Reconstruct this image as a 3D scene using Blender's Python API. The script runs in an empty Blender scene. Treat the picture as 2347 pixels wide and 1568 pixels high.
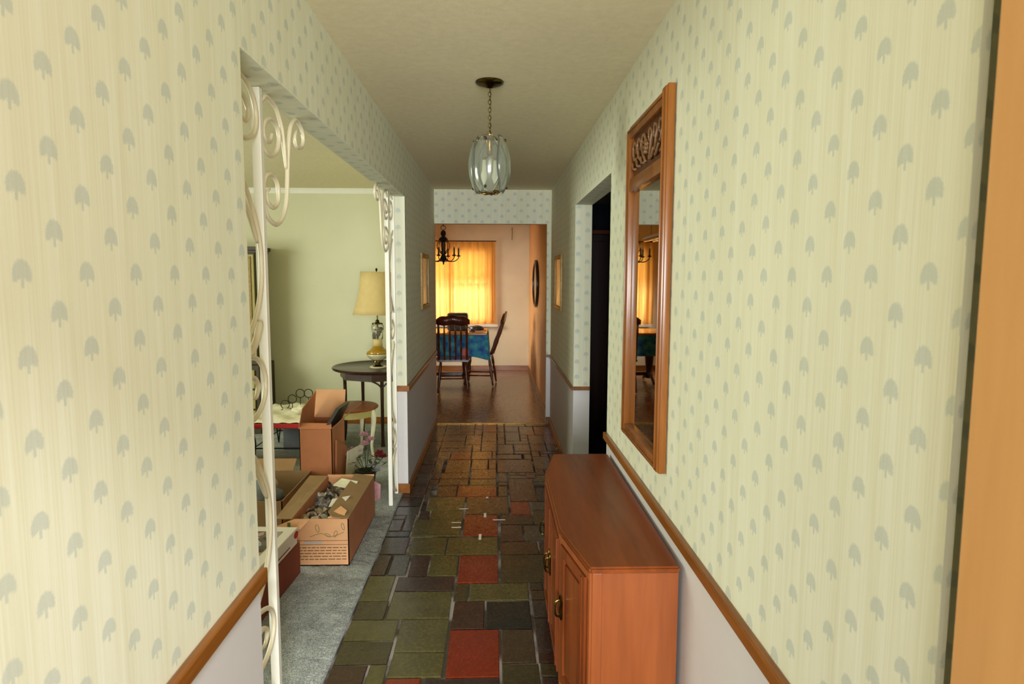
import bpy, bmesh, math, random
from mathutils import Vector, Matrix
R = random.Random(7)
PI = math.pi
SC = bpy.context.scene
COL = SC.collection

# ------------------------------------------------------------------ camera
EYE = Vector((0.0, 0.0, 1.54))
def cam_axes():
    f, cx, cy = 1470.0, 1173.5, 784.0
    d = Vector(((1133 - cx) / f, -(637 - cy) / f, -1.0)).normalized()   # the hall's direction seen in the camera
    a = (1130 - cx) / f
    y = -(a * d.x / abs(d.z) + 1) / (d.y / abs(d.z))
    up = -Vector((a, y, -1.0)).normalized()
    right = d.cross(up)
    return Matrix((right, d, up))          # rows: world x, y, z axes in camera space
cd = bpy.data.cameras.new('camera')
cd.sensor_width = 36.0; cd.sensor_fit = 'HORIZONTAL'; cd.lens = 1470.0 / 2347 * 36
cd.clip_start = 0.05; cd.clip_end = 100
cd.dof.use_dof = True; cd.dof.focus_distance = 2.6; cd.dof.aperture_fstop = 8.0
cam = bpy.data.objects.new('camera', cd); COL.objects.link(cam)
cam.matrix_world = Matrix.Translation(EYE) @ cam_axes().to_4x4()
SC.camera = cam

# ------------------------------------------------------------------ light
SC.view_settings.view_transform = 'Standard'
SC.view_settings.look = 'None'
SC.view_settings.gamma = 1.0
SC.view_settings.use_curve_mapping = False
SC.view_settings.exposure = 0.75
SC.cycles.use_denoising = True
SC.cycles.max_bounces = 10
SC.cycles.diffuse_bounces = 6
SC.cycles.sample_clamp_indirect = 6.0
w = bpy.data.worlds.new('sky'); SC.world = w; w.use_nodes = True
w.node_tree.nodes['Background'].inputs[0].default_value = (0.80, 0.90, 1.0, 1)
w.node_tree.nodes['Background'].inputs[1].default_value = 0.6

def area(name, loc, target, sx, sy, power, color, spread=180):
    l = bpy.data.lights.new(name, 'AREA'); l.shape = 'RECTANGLE'; l.size = sx; l.size_y = sy
    l.energy = power; l.color = color; l.spread = math.radians(spread)
    o = bpy.data.objects.new(name, l); COL.objects.link(o)
    o.location = loc
    o.rotation_euler = (Vector(target) - Vector(loc)).to_track_quat('-Z', 'Y').to_euler()
    return o
area('daylight_front_door', (0.0, -1.15, 1.35), (0.0, 4.0, 1.35), 1.3, 1.9, 7, (0.88, 0.965, 1.0))
area('daylight_open_front', (0.2, -4.2, 1.5), (0.0, 4.0, 1.5), 2.2, 1.7, 345, (0.94, 0.98, 1.0))
area('sky_over_treeline', (1.5, -5.0, 4.8), (-0.8, 2.8, 0.0), 1.2, 0.5, 300, (0.92, 0.97, 1.0))
area('daylight_living_window', (-4.85, 3.6, 1.5), (0.0, 4.6, 1.2), 2.4, 1.5, 94, (0.93, 1.0, 0.88))
area('daylight_dining_window', (-0.73, 11.25, 1.45), (-0.73, 8.0, 1.3), 1.5, 1.3, 50, (1.0, 0.96, 0.88))
area('daylight_dining_glass_door', (-2.45, 9.55, 1.1), (0.3, 9.75, 0.0), 0.7, 1.8, 24, (1.0, 0.97, 0.92), 90)

# ------------------------------------------------------------------ materials
def lin(c):
    return tuple(((v / 255) / 12.92 if v / 255 <= 0.04045 else ((v / 255 + 0.055) / 1.055) ** 2.4) for v in c) + (1.0,)
class NT:
    def __init__(s, m): s.t = m.node_tree; s.n = s.t.nodes; s.l = s.t.links
    def new(s, k, **kw):
        n = s.n.new(k)
        for a, b in kw.items(): setattr(n, a, b)
        return n
    def link(s, a, b): s.l.new(a, b)
    def put(s, sock, v):
        if isinstance(v, bpy.types.NodeSocket): s.link(v, sock)
        else: sock.default_value = v
    def m(s, op, a, b=0.0, c=0.0, clamp=False):
        n = s.new('ShaderNodeMath', operation=op, use_clamp=clamp)
        for i, v in enumerate((a, b, c)): s.put(n.inputs[i], v)
        return n.outputs[0]
    def mix(s, f, a, b, bt='MIX'):
        n = s.new('ShaderNodeMix', data_type='RGBA', blend_type=bt)
        s.put(n.inputs[0], f); s.put(n.inputs[6], a); s.put(n.inputs[7], b)
        return n.outputs[2]
    def noise(s, vec, scale, detail=3.0, rough=0.55):
        n = s.new('ShaderNodeTexNoise'); n.inputs['Scale'].default_value = scale
        n.inputs['Detail'].default_value = detail; n.inputs['Roughness'].default_value = rough
        if vec is not None: s.link(vec, n.inputs['Vector'])
        return n.outputs['Fac']
    def ramp(s, f, stops):
        n = s.new('ShaderNodeValToRGB'); e = n.color_ramp.elements
        e[0].position, e[0].color = stops[0]; e[1].position, e[1].color = stops[-1]
        for p, c in stops[1:-1]:
            q = e.new(p); q.color = c
        s.link(f, n.inputs[0]); return n.outputs[0]
    def scale(s, vec, sc):
        n = s.new('ShaderNodeVectorMath', operation='MULTIPLY'); s.link(vec, n.inputs[0]); n.inputs[1].default_value = sc
        return n.outputs[0]
    def bump(s, h, strength, dist):
        n = s.new('ShaderNodeBump'); n.inputs['Strength'].default_value = strength; n.inputs['Distance'].default_value = dist
        s.link(h, n.inputs['Height']); return n.outputs[0]
def newmat(name, rough=0.6, metal=0.0, spec=0.5):
    m = bpy.data.materials.new(name); m.use_nodes = True
    b = m.node_tree.nodes['Principled BSDF']
    b.inputs['Roughness'].default_value = rough; b.inputs['Metallic'].default_value = metal
    b.inputs['Specular IOR Level'].default_value = spec
    return m, NT(m), b
def plain(name, c, rough=0.6, metal=0.0, var=0.08, scale=6.0, bump=0.0, spec=0.5, coat=0.0):
    m, t, b = newmat(name, rough, metal, spec)
    tc = t.new('ShaderNodeTexCoord').outputs['Object']
    n = t.noise(tc, scale, 4.0)
    c0 = lin(c); dk = tuple(v * (1 - var * 2) for v in c0[:3]) + (1,); lt = tuple(min(1, v * (1 + var)) for v in c0[:3]) + (1,)
    t.link(t.ramp(n, [(0.3, dk), (0.7, lt)]), b.inputs['Base Color'])
    if bump: t.link(t.bump(t.noise(tc, scale * 12, 2.0), bump, 0.004), b.inputs['Normal'])
    if coat: b.inputs['Coat Weight'].default_value = coat; b.inputs['Coat Roughness'].default_value = 0.12
    return m
def wood(name, c1, c2, axis=1, rough=0.35, scale=1.0, coat=0.25):
    m, t, b = newmat(name, rough, 0.0, 0.3)
    tc = t.new('ShaderNodeTexCoord').outputs['Object']
    sc = [16 * scale, 16 * scale, 16 * scale]; sc[axis] = 1.3 * scale
    v = t.scale(tc, tuple(sc))
    n = t.noise(v, 1.0, 5.0, 0.6)
    f = t.noise(t.scale(tc, tuple(s * 6 for s in sc)), 1.0, 2.0)
    k = t.m('ADD', t.m('MULTIPLY', n, 0.75), t.m('MULTIPLY', f, 0.25))
    t.link(t.ramp(k, [(0.32, lin(c1)), (0.68, lin(c2))]), b.inputs['Base Color'])
    t.link(t.bump(f, 0.06, 0.002), b.inputs['Normal'])
    b.inputs['Coat Weight'].default_value = coat; b.inputs['Coat Roughness'].default_value = 0.2
    return m
def wallpaper():
    m, t, b = newmat('tree_wallpaper', 0.75, 0.0, 0.25)
    g = t.new('ShaderNodeNewGeometry')
    sp = t.new('ShaderNodeSeparateXYZ'); t.link(g.outputs['Position'], sp.inputs[0]); X, Y, Z = sp.outputs
    sn = t.new('ShaderNodeSeparateXYZ'); t.link(g.outputs['True Normal'], sn.inputs[0])
    ny = t.m('GREATER_THAN', t.m('ABSOLUTE', sn.outputs[1]), 0.5)
    nz = t.m('GREATER_THAN', t.m('ABSOLUTE', sn.outputs[2]), 0.5)
    def sel(f, a, c): return t.m('ADD', t.m('MULTIPLY', f, c), t.m('MULTIPLY', t.m('SUBTRACT', 1.0, f), a))
    u = sel(ny, t.m('SUBTRACT', Y, 0.86), t.m('ADD', X, 0.26))        # along the wall
    v = sel(nz, t.m('SUBTRACT', Z, 1.544), t.m('ADD', X, 0.64))
    PU, PV = 0.0672, 0.1135
    cu = t.m('DIVIDE', u, PU); col = t.m('ROUND', cu)
    par = t.m('MODULO', t.m('ABSOLUTE', col), 2.0)
    lu = t.m('MULTIPLY', t.m('SUBTRACT', cu, col), PU)
    cv = t.m('ADD', t.m('DIVIDE', v, PV), t.m('MULTIPLY', par, 0.5))
    lv = t.m('MULTIPLY', t.m('SUBTRACT', cv, t.m('ROUND', cv)), PV)
    comb = t.new('ShaderNodeCombineXYZ'); t.link(u, comb.inputs[0]); t.link(v, comb.inputs[1])
    P = comb.outputs[0]
    wob = t.m('MULTIPLY', t.m('SUBTRACT', t.noise(P, 260.0, 2.0), 0.5), 0.013)
    # crown: a dome flat below
    a = t.m('DIVIDE', lu, 0.0185); cvv = t.m('SUBTRACT', lv, -0.003)
    h = t.m('DIVIDE', cvv, 0.0225)
    r = t.m('SQRT', t.m('ADD', t.m('MULTIPLY', a, a), t.m('MULTIPLY', h, h)))
    r = t.m('ADD', r, t.m('MULTIPLY', wob, 28.0))
    dome = t.m('MULTIPLY', t.m('SUBTRACT', 1.06, r), 5.0, clamp=True)
    edge = t.m('ADD', -0.0075, t.m('MULTIPLY', t.m('ABSOLUTE', lu), -0.38))
    cut = t.m('MULTIPLY', t.m('SUBTRACT', t.m('ADD', lv, wob), edge), 300.0, clamp=True)
    crown = t.m('MULTIPLY', dome, cut)
    tw = t.m('MULTIPLY', t.m('SUBTRACT', 0.0036, t.m('ABSOLUTE', t.m('ADD', lu, t.m('MULTIPLY', wob, 0.3)))), 700.0, clamp=True)
    th = t.m('MULTIPLY', t.m('MULTIPLY', t.m('ADD', lv, 0.0205), 400.0, clamp=True), t.m('MULTIPLY', t.m('SUBTRACT', 0.0, lv), 700.0, clamp=True))
    mask = t.m('MAXIMUM', crown, t.m('MULTIPLY', tw, th))
    leaf = t.noise(P, 420.0, 2.0)
    mask = t.m('MULTIPLY', mask, t.m('ADD', 0.22, t.m('MULTIPLY', leaf, 1.05), clamp=True))
    # vertical woven streaks
    st1 = t.noise(t.scale(P, (260.0, 2.5, 1.0)), 1.0, 3.0, 0.6)
    st2 = t.noise(t.scale(P, (26.0, 0.7, 1.0)), 1.0, 2.0, 0.5)
    k = t.m('ADD', t.m('MULTIPLY', st1, 0.6), t.m('MULTIPLY', st2, 0.4))
    base = t.ramp(k, [(0.33, lin((212, 209, 180))), (0.5, lin((220, 219, 193))), (0.66, lin((227, 227, 207)))])
    tree = t.mix(leaf, lin((146, 162, 160)), lin((182, 192, 186)))
    t.link(t.mix(t.m('MULTIPLY', mask, 0.66), base, tree), b.inputs['Base Color'])
    t.link(t.bump(st1, 0.05, 0.001), b.inputs['Normal'])
    return m
M = {}
M['paper'] = wallpaper()
M['lower'] = plain('wainscot_paint', (208, 203, 200), 0.5, var=0.02, scale=3)
M['ceiling'] = plain('ceiling_paint', (226, 214, 178), 0.85, var=0.03, scale=30, bump=0.25)
M['living'] = plain('living_wall_paint', (212, 209, 176), 0.8, var=0.02, scale=2)
M['dining'] = plain('dining_wall_paint', (226, 212, 176), 0.75, var=0.03, scale=3)
M['dining_lit_orange'] = plain('dining_paint_lit_orange', (206, 150, 88), 0.55, var=0.05, scale=3)  # dining wall paint with the orange light on it put into the colour
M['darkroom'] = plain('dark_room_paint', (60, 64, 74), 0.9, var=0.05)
M['oak'] = wood('stained_oak', (106, 60, 16), (154, 94, 34), 1, 0.35)
M['oakz'] = wood('stained_oak_upright', (106, 60, 16), (154, 94, 34), 2, 0.35)
M['oakx'] = wood('stained_oak_cross', (106, 60, 16), (154, 94, 34), 0, 0.35)
M['cab_top'] = wood('walnut_top', (92, 40, 6), (142, 68, 16), 1, 0.36, 0.5, 0.05)
M['cab'] = wood('cherry_side', (122, 60, 24), (160, 86, 40), 2, 0.38, 0.45)
M['cabdark'] = wood('cherry_front', (92, 40, 14), (140, 70, 28), 2, 0.3, 0.8)
M['mframe'] = wood('mirror_frame_wood', (104, 56, 18), (148, 90, 34), 2, 0.3)
M['mdark'] = plain('carved_wood', (86, 46, 20), 0.35, var=0.25, scale=60)
M['mcarve'] = plain('carved_highlights', (132, 92, 58), 0.3, var=0.2, scale=60)
M['doorwood'] = wood('front_door_wood', (196, 142, 84), (214, 162, 100), 2, 0.45, 0.35)
M['brass'] = plain('antique_brass', (150, 116, 58), 0.28, 1.0, var=0.2, scale=40)
M['darkbrass'] = plain('dark_brass', (92, 76, 34), 0.25, 1.0, var=0.15, scale=30)
M['white'] = plain('white_enamel', (240, 236, 222), 0.35, var=0.02)
M['cream'] = plain('cream_iron', (226, 214, 184), 0.3, var=0.03, scale=12, spec=0.6)
M['gold'] = plain('gold_frame', (150, 122, 66), 0.5, 0.2, var=0.15, scale=40)
M['black'] = plain('black_iron', (22, 22, 22), 0.4, 0.3, var=0.1)
M['darkwood'] = wood('dark_mahogany', (34, 16, 10), (62, 32, 18), 2, 0.3)
M['chairwood'] = wood('dark_chair_wood', (52, 20, 8), (92, 42, 16), 2, 0.28)
M['card'] = plain('cardboard', (222, 166, 118), 0.8, var=0.05, scale=8)
M['card2'] = plain('brown_cardboard', (184, 116, 74), 0.8, var=0.06, scale=8)
M['card3'] = plain('cardboard_inside', (150, 118, 78), 0.85, var=0.06, scale=8)
M['print_green'] = plain('green_box_print', (92, 112, 60), 0.8)
M['print_dark'] = plain('dark_box_print', (104, 76, 46), 0.8)
M['print_blue'] = plain('grey_blue_print', (176, 172, 176), 0.8)
M['red'] = plain('red_cloth', (170, 30, 24), 0.8)
M['linen'] = plain('white_linen', (226, 220, 190), 0.9, var=0.05, scale=20, bump=0.2)
M['paperwhite'] = plain('white_card', (222, 214, 200), 0.6, var=0.03)
M['reddish'] = plain('red_brown_carton', (124, 52, 26), 0.7, var=0.1)
M['shade'] = plain('lamp_shade_fabric', (204, 178, 118), 0.8, var=0.03, scale=20)
M['amber'] = plain('amber_glass', (170, 128, 32), 0.08, var=0.1, coat=1.0)
M['pearl'] = plain('pearl_glass', (206, 196, 160), 0.12, var=0.05, coat=1.0)
M['olivepaint'] = plain('antique_yellow_paint', (172, 158, 92), 0.55, var=0.06, scale=12)
M['darkedge'] = plain('dark_olive_wood', (70, 58, 34), 0.5, var=0.1)
M['sill'] = plain('white_sill', (236, 226, 204), 0.4, var=0.02)
M['charcoal'] = plain('charcoal_plastic', (52, 48, 44), 0.35, var=0.1)
M['tablewood'] = wood('honey_table_wood', (150, 88, 30), (196, 130, 52), 0, 0.22)
M['green'] = plain('leaf_green', (64, 78, 40), 0.6, var=0.2)
M['pink'] = plain('pink_petals', (206, 150, 160), 0.7, var=0.15, scale=30)
M['crimson'] = plain('red_petals', (130, 26, 34), 0.7, var=0.2, scale=30)
M['palepetal'] = plain('pale_petals', (188, 186, 190), 0.7, var=0.15, scale=30)
M['greycloth'] = plain('grey_blue_cloth', (120, 124, 128), 0.9, var=0.1)
M['bulb'] = plain('frosted_bulb', (240, 236, 220), 0.2, var=0.01, coat=1.0)
def carpet_mat():
    m, t, b = newmat('grey_pile', 0.95, 0, 0.1)
    tc = t.new('ShaderNodeTexCoord').outputs['Object']
    n = t.noise(tc, 170.0, 3.0, 0.75); n2 = t.noise(tc, 9.0, 3.0)
    k = t.m('ADD', t.m('MULTIPLY', n, 0.75), t.m('MULTIPLY', n2, 0.25))
    t.link(t.ramp(k, [(0.36, lin((116, 120, 118))), (0.5, lin((166, 170, 166))), (0.64, lin((218, 222, 214)))]), b.inputs['Base Color'])
    t.link(t.bump(n, 0.9, 0.01), b.inputs['Normal'])
    return m
M['carpet'] = carpet_mat()
def grout_mat():
    m, t, b = newmat('chalky_grout', 0.8, 0, 0.2)
    tc = t.new('ShaderNodeTexCoord').outputs['Object']
    n = t.noise(tc, 3.2, 3.0, 0.6)
    t.link(t.ramp(n, [(0.46, lin((70, 62, 52))), (0.60, lin((150, 142, 138)))]), b.inputs['Base Color'])
    return m
M['grout'] = grout_mat()
def slate(name, c, var=0.2):
    m, t, b = newmat(name, 0.30, 0, 0.6)
    tc = t.new('ShaderNodeTexCoord').outputs['Object']
    g = t.new('ShaderNodeNewGeometry').outputs['Position']
    n = t.noise(g, 9.0, 5.0, 0.65); n2 = t.noise(g, 55.0, 3.0, 0.6)
    k = t.m('ADD', t.m('MULTIPLY', n, 0.6), t.m('MULTIPLY', n2, 0.4))
    c0 = lin(c); dk = tuple(v * (1 - var * 1.6) for v in c0[:3]) + (1,); lt = tuple(v * (1 + var) for v in c0[:3]) + (1,)
    t.link(t.ramp(k, [(0.34, dk), (0.66, lt)]), b.inputs['Base Color'])
    r = t.m('ADD', 0.14, t.m('MULTIPLY', n2, 0.25)); t.link(r, b.inputs['Roughness'])
    t.link(t.bump(n, 0.14, 0.005), b.inputs['Normal'])
    return m
SL = {'red': slate('red_slate', (112, 34, 10), 0.1), 'olive': slate('olive_slate', (78, 72, 38)), 'dkolive': slate('dark_olive_slate', (56, 48, 28)),
      'purple': slate('purple_slate', (52, 38, 34)), 'maroon': slate('maroon_slate', (54, 32, 24)), 'black': slate('black_slate', (22, 22, 20), 0.1),
      'brown': slate('brown_slate', (60, 44, 28)), 'grey': slate('grey_slate', (62, 60, 54)), 'rust': slate('rust_slate', (78, 46, 18))}
def dining_floor_mat():
    m, t, b = newmat('brown_vinyl_floor', 0.18, 0, 0.5)
    g = t.new('ShaderNodeNewGeometry').outputs['Position']
    br = t.new('ShaderNodeTexBrick'); br.offset = 0.5
    t.link(t.scale(g, (1, 1, 1)), br.inputs['Vector'])
    br.inputs['Scale'].default_value = 1.0; br.inputs['Brick Width'].default_value = 0.305; br.inputs['Row Height'].default_value = 0.305
    br.inputs['Mortar Size'].default_value = 0.003
    br.inputs['Color1'].default_value = lin((120, 82, 46)); br.inputs['Color2'].default_value = lin((138, 98, 58)); br.inputs['Mortar'].default_value = lin((80, 52, 30))
    n = t.noise(g, 22.0, 4.0, 0.7)
    t.link(t.mix(0.5, br.outputs['Color'], t.ramp(n, [(0.35, lin((104, 68, 38))), (0.65, lin((176, 132, 84)))])), b.inputs['Base Color'])
    t.link(t.m('ADD', 0.12, t.m('MULTIPLY', n, 0.2)), b.inputs['Roughness'])
    return m
M['dfloor'] = dining_floor_mat()
def curtain_mat():
    m = bpy.data.materials.new('amber_curtain'); m.use_nodes = True; t = NT(m)
    for n in list(t.n): t.n.remove(n)
    tc = t.new('ShaderNodeTexCoord').outputs['Object']
    n = t.noise(t.scale(tc, (60, 60, 60)), 1.0, 3.0)
    c = t.mix(n, lin((242, 184, 96)), lin((250, 202, 122)))
    d = t.new('ShaderNodeBsdfDiffuse'); tr = t.new('ShaderNodeBsdfTranslucent')
    t.link(c, d.inputs[0]); t.link(c, tr.inputs[0])
    mx = t.new('ShaderNodeMixShader'); mx.inputs[0].default_value = 0.62
    t.link(d.outputs[0], mx.inputs[1]); t.link(tr.outputs[0], mx.inputs[2])
    o = t.new('ShaderNodeOutputMaterial'); t.link(mx.outputs[0], o.inputs[0])
    return m
M['curtain'] = curtain_mat()
def cloth_mat():
    m, t, b = newmat('blue_floral_cloth', 0.7)
    tc = t.new('ShaderNodeTexCoord').outputs['Object']
    v = t.new('ShaderNodeTexVoronoi'); v.inputs['Scale'].default_value = 4.6; t.link(tc, v.inputs['Vector'])
    n = t.noise(tc, 9.0, 3.0)
    base = t.ramp(n, [(0.35, lin((24, 66, 150))), (0.5, lin((24, 130, 168))), (0.62, lin((80, 160, 150)))])
    d = v.outputs['Distance']
    petal = t.m('MULTIPLY', t.m('SUBTRACT', 0.34, d), 12.0, clamp=True)
    core = t.m('MULTIPLY', t.m('SUBTRACT', 0.13, d), 20.0, clamp=True)
    sx = t.new('ShaderNodeSeparateColor'); t.link(v.outputs['Color'], sx.inputs[0])
    on = t.m('GREATER_THAN', sx.outputs[0], 0.45)
    pc = t.mix(sx.outputs[1], lin((226, 96, 150)), lin((230, 120, 90)))
    c = t.mix(t.m('MULTIPLY', petal, on), base, pc)
    c = t.mix(t.m('MULTIPLY', core, on), c, lin((120, 16, 70)))
    t.link(c, b.inputs['Base Color'])
    return m
M['cloth'] = cloth_mat()
def glass_mat(name, c, rough, trans):
    m, t, b = newmat(name, rough)
    b.inputs['Base Color'].default_value = lin(c); b.inputs['Transmission Weight'].default_value = trans
    b.inputs['IOR'].default_value = 1.45
    return m
M['glass'] = glass_mat('lantern_glass', (232, 236, 222), 0.12, 0.92)
M['pane'] = glass_mat('window_glass', (245, 248, 248), 0.02, 1.0)
mm, t_, b_ = newmat('mirror_glass', 0.015, 1.0); b_.inputs['Base Color'].default_value = (0.72, 0.72, 0.68, 1); M['mirror'] = mm
mm, t_, b_ = newmat('glossy_picture', 0.22, 0.0, 0.5)
g_ = t_.new('ShaderNodeTexCoord').outputs['Object']
t_.link(t_.ramp(t_.noise(g_, 7.0, 4.0), [(0.35, lin((96, 88, 48))), (0.5, lin((150, 134, 88))), (0.65, lin((176, 160, 110)))]), b_.inputs['Base Color'])
M['picture'] = mm
def junk_mat():
    m, t, b = newmat('mixed_wrappings', 0.7)
    tc = t.new('ShaderNodeTexCoord').outputs['Object']
    v = t.new('ShaderNodeTexVoronoi'); v.inputs['Scale'].default_value = 22.0; t.link(tc, v.inputs['Vector'])
    s = t.new('ShaderNodeSeparateColor'); t.link(v.outputs['Color'], s.inputs[0])
    t.link(t.ramp(s.outputs[0], [(0.1, lin((60, 50, 42))), (0.35, lin((120, 104, 84))), (0.55, lin((150, 154, 164))), (0.75, lin((180, 134, 104))), (0.95, lin((210, 205, 190)))]), b.inputs['Base Color'])
    return m
M['junk'] = junk_mat()

# ------------------------------------------------------------------ builders
def obj(name, bm, mat, parent=None, smooth=False, kind=None, label=None, cat=None, group=None, mesh=None):
    if mesh is None:
        mesh = bpy.data.meshes.new(name)
        bmesh.ops.recalc_face_normals(bm, faces=bm.faces)
        bm.to_mesh(mesh); bm.free()
        for m in (mat if isinstance(mat, (list, tuple)) else [mat]): mesh.materials.append(m)
        if smooth:
            for p in mesh.polygons: p.use_smooth = True
            if smooth != 'all':
                try: mesh.set_sharp_from_angle(angle=math.radians(38))
                except Exception: pass
    o = bpy.data.objects.new(name, mesh); COL.objects.link(o)
    if parent is not None: o.parent = parent
    if kind: o['kind'] = kind
    if label: o['label'] = label
    if cat: o['category'] = cat
    if group: o['group'] = group
    return o
def thing(name, label, cat, loc=(0, 0, 0), rz=0, group=None):
    o = bpy.data.objects.new(name, None); COL.objects.link(o); o.empty_display_size = 0.05
    o.location = loc; o.rotation_euler = (0, 0, rz); o['label'] = label; o['category'] = cat
    if group: o['group'] = group
    return o
def BM(): return bmesh.new()
def box(bm, x0, x1, y0, y1, z0, z1, mi=0, bevel=0.0):
    vs = [bm.verts.new(p) for p in ((x0, y0, z0), (x1, y0, z0), (x1, y1, z0), (x0, y1, z0), (x0, y0, z1), (x1, y0, z1), (x1, y1, z1), (x0, y1, z1))]
    fs = [bm.faces.new([vs[i] for i in q]) for q in ((3, 2, 1, 0), (4, 5, 6, 7), (0, 1, 5, 4), (1, 2, 6, 5), (2, 3, 7, 6), (3, 0, 4, 7))]
    if isinstance(mi, dict):      # keys -z +z -y +x +y -x
        for f, k in zip(fs, ('-z', '+z', '-y', '+x', '+y', '-x')): f.material_index = mi.get(k, mi.get('', 0))
    else:
        for f in fs: f.material_index = mi
    if bevel:
        es = list({e for f in fs for e in f.edges})
        bmesh.ops.bevel(bm, geom=es, offset=bevel, segments=2, affect='EDGES', profile=0.5)
    return vs
def tube(bm, pts, r, seg=8, closed=False, r2=None, cap=True):
    pts = [Vector(p) for p in pts]; n = len(pts)
    rings = []; up = None
    for i, p in enumerate(pts):
        if closed: d = (pts[(i + 1) % n] - pts[i - 1]).normalized()
        else: d = (pts[min(i + 1, n - 1)] - pts[max(i - 1, 0)]).normalized()
        if up is None:
            up = Vector((0, 0, 1)) if abs(d.z) < 0.9 else Vector((1, 0, 0))
        a = (up - d * up.dot(d)).normalized(); up = a
        b = d.cross(a)
        rr = r[i] if isinstance(r, (list, tuple)) else r
        ring = [bm.verts.new(p + (a * math.cos(2 * PI * k / seg) + b * math.sin(2 * PI * k / seg)) * rr) for k in range(seg)]
        rings.append(ring)
    m = n if closed else n - 1
    for i in range(m):
        A, B = rings[i], rings[(i + 1) % n]
        for k in range(seg): bm.faces.new((A[k], A[(k + 1) % seg], B[(k + 1) % seg], B[k]))
    if cap and not closed:
        bm.faces.new(rings[0]); bm.faces.new(rings[-1])
def spline(pts, n=6, closed=False):
    P = [Vector(p) for p in pts]; out = []
    N = len(P); rng = range(N if closed else N - 1)
    for i in rng:
        if closed: a, b, c, d = P[i - 1], P[i], P[(i + 1) % N], P[(i + 2) % N]
        else: a, b, c, d = P[max(i - 1, 0)], P[i], P[i + 1], P[min(i + 2, N - 1)]
        for k in range(n):
            t = k / n
            out.append(0.5 * ((2 * b) + (c - a) * t + (2 * a - 5 * b + 4 * c - d) * t * t + (3 * b - a - 3 * c + d) * t ** 3))
    if not closed: out.append(P[-1])
    return out
def lathe(bm, prof, c=(0, 0), seg=24, sx=1.0, sy=1.0, mi=0):
    rings = []
    for r, z in prof:
        rings.append([bm.verts.new((c[0] + r * sx * math.cos(2 * PI * k / seg), c[1] + r * sy * math.sin(2 * PI * k / seg), z)) for k in range(seg)])
    for i in range(len(rings) - 1):
        A, B = rings[i], rings[i + 1]
        for k in range(seg):
            f = bm.faces.new((A[k], A[(k + 1) % seg], B[(k + 1) % seg], B[k])); f.material_index = mi
    if prof[0][0] > 1e-4: bm.faces.new(rings[0]).material_index = mi
    if prof[-1][0] > 1e-4: bm.faces.new(rings[-1]).material_index = mi
def prism(bm, poly, z0, z1, mi=0):
    a = [bm.verts.new((x, y, z0)) for x, y in poly]; b = [bm.verts.new((x, y, z1)) for x, y in poly]
    n = len(poly)
    bm.faces.new(a[::-1]).material_index = mi; bm.faces.new(b).material_index = mi
    for i in range(n): bm.faces.new((a[i], a[(i + 1) % n], b[(i + 1) % n], b[i])).material_index = mi
def slab(bm, quad, nrm, th):
    """thin plate: four corner points, given thickness along nrm"""
    n = Vector(nrm).normalized() * th
    a = [bm.verts.new(Vector(p)) for p in quad]; b = [bm.verts.new(Vector(p) + n) for p in quad]
    k = len(quad)
    bm.faces.new(a); bm.faces.new(b[::-1])
    for i in range(k): bm.faces.new((a[i], b[i], b[(i + 1) % k], a[(i + 1) % k]))
def ball(bm, c, r, seg=10, sz=1.0):
    prof = [(max(1e-5, r * math.sin(PI * i / 8)), c[2] - r * sz * math.cos(PI * i / 8)) for i in range(9)]
    lathe(bm, prof, (c[0], c[1]), seg)

XL, XR, H = -0.617, 0.590, 2.44
TL, TR = -0.717, 0.712          # back faces of the two side walls
YE, YF = 6.70, 6.80             # end wall
RAILL, RAILR = 0.76, 0.72

# ------------------------------------------------------------------ structure
WM = [M['paper'], M['lower'], M['living'], M['darkroom'], M['dining'], M['dining_lit_orange']]
def hallwall(name, segs, rail, back, side):
    """segs: (y0, y1, z0, z1); split at the rail between paint below and paper above"""
    bm = BM()
    for y0, y1, z0, z1 in segs:
        x0, x1 = (TL, XL) if side < 0 else (XR, TR)
        bk = '-x' if side < 0 else '+x'
        if z0 < rail < z1:
            box(bm, x0, x1, y0, y1, z0, rail, {'': 1, bk: back})
            box(bm, x0, x1, y0, y1, rail, z1, {'': 0, bk: back})
        else: box(bm, x0, x1, y0, y1, z0, z1, {'': 0, bk: back})
    return obj(name, bm, WM, kind='structure')
hallwall('wall_left', [(-1.0, 1.635, 0, H), (1.635, 4.5, 2.095, H), (4.5, YE, 0, H)], RAILL, 2, -1)
hallwall('wall_right', [(0.90, 3.29, 0, H), (3.29, 4.72, 2.07, H), (4.72, YE, 0, H)], RAILR, 3, 1)
bm = BM()   # end wall of the hall with the opening to the dining room
box(bm, TL, XL, YE, YF, 0, H, {'': 4, '-y': 2})
box(bm, XL, 0.545, YE, YF, 2.095, H, {'': 0, '+y': 4, '-z': 4})
box(bm, 0.545, TR, YE, YF, 0, RAILR, {'': 1, '+y': 4})
box(bm, 0.545, TR, YE, YF, RAILR, H, {'': 0, '+y': 4, '-z': 0})
obj('wall_hall_end', bm, WM, kind='structure')
bm = BM(); box(bm, -5.2, 3.4, -1.0, 11.0, H, H + 0.1); obj('ceiling', bm, M['ceiling'], kind='structure')
# papered entry walls beside the door; recess deepened and closed in to stay dark
bm = BM()
box(bm, XR, 0.602, 0.794, 0.90, 0, H); box(bm, TR, 0.80, 0.75, 1.0, 0, H); box(bm, 0.62, 0.80, -1.0, 0.75, 0, H)
obj('wall_entry', bm, M['paper'], kind='structure')
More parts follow.
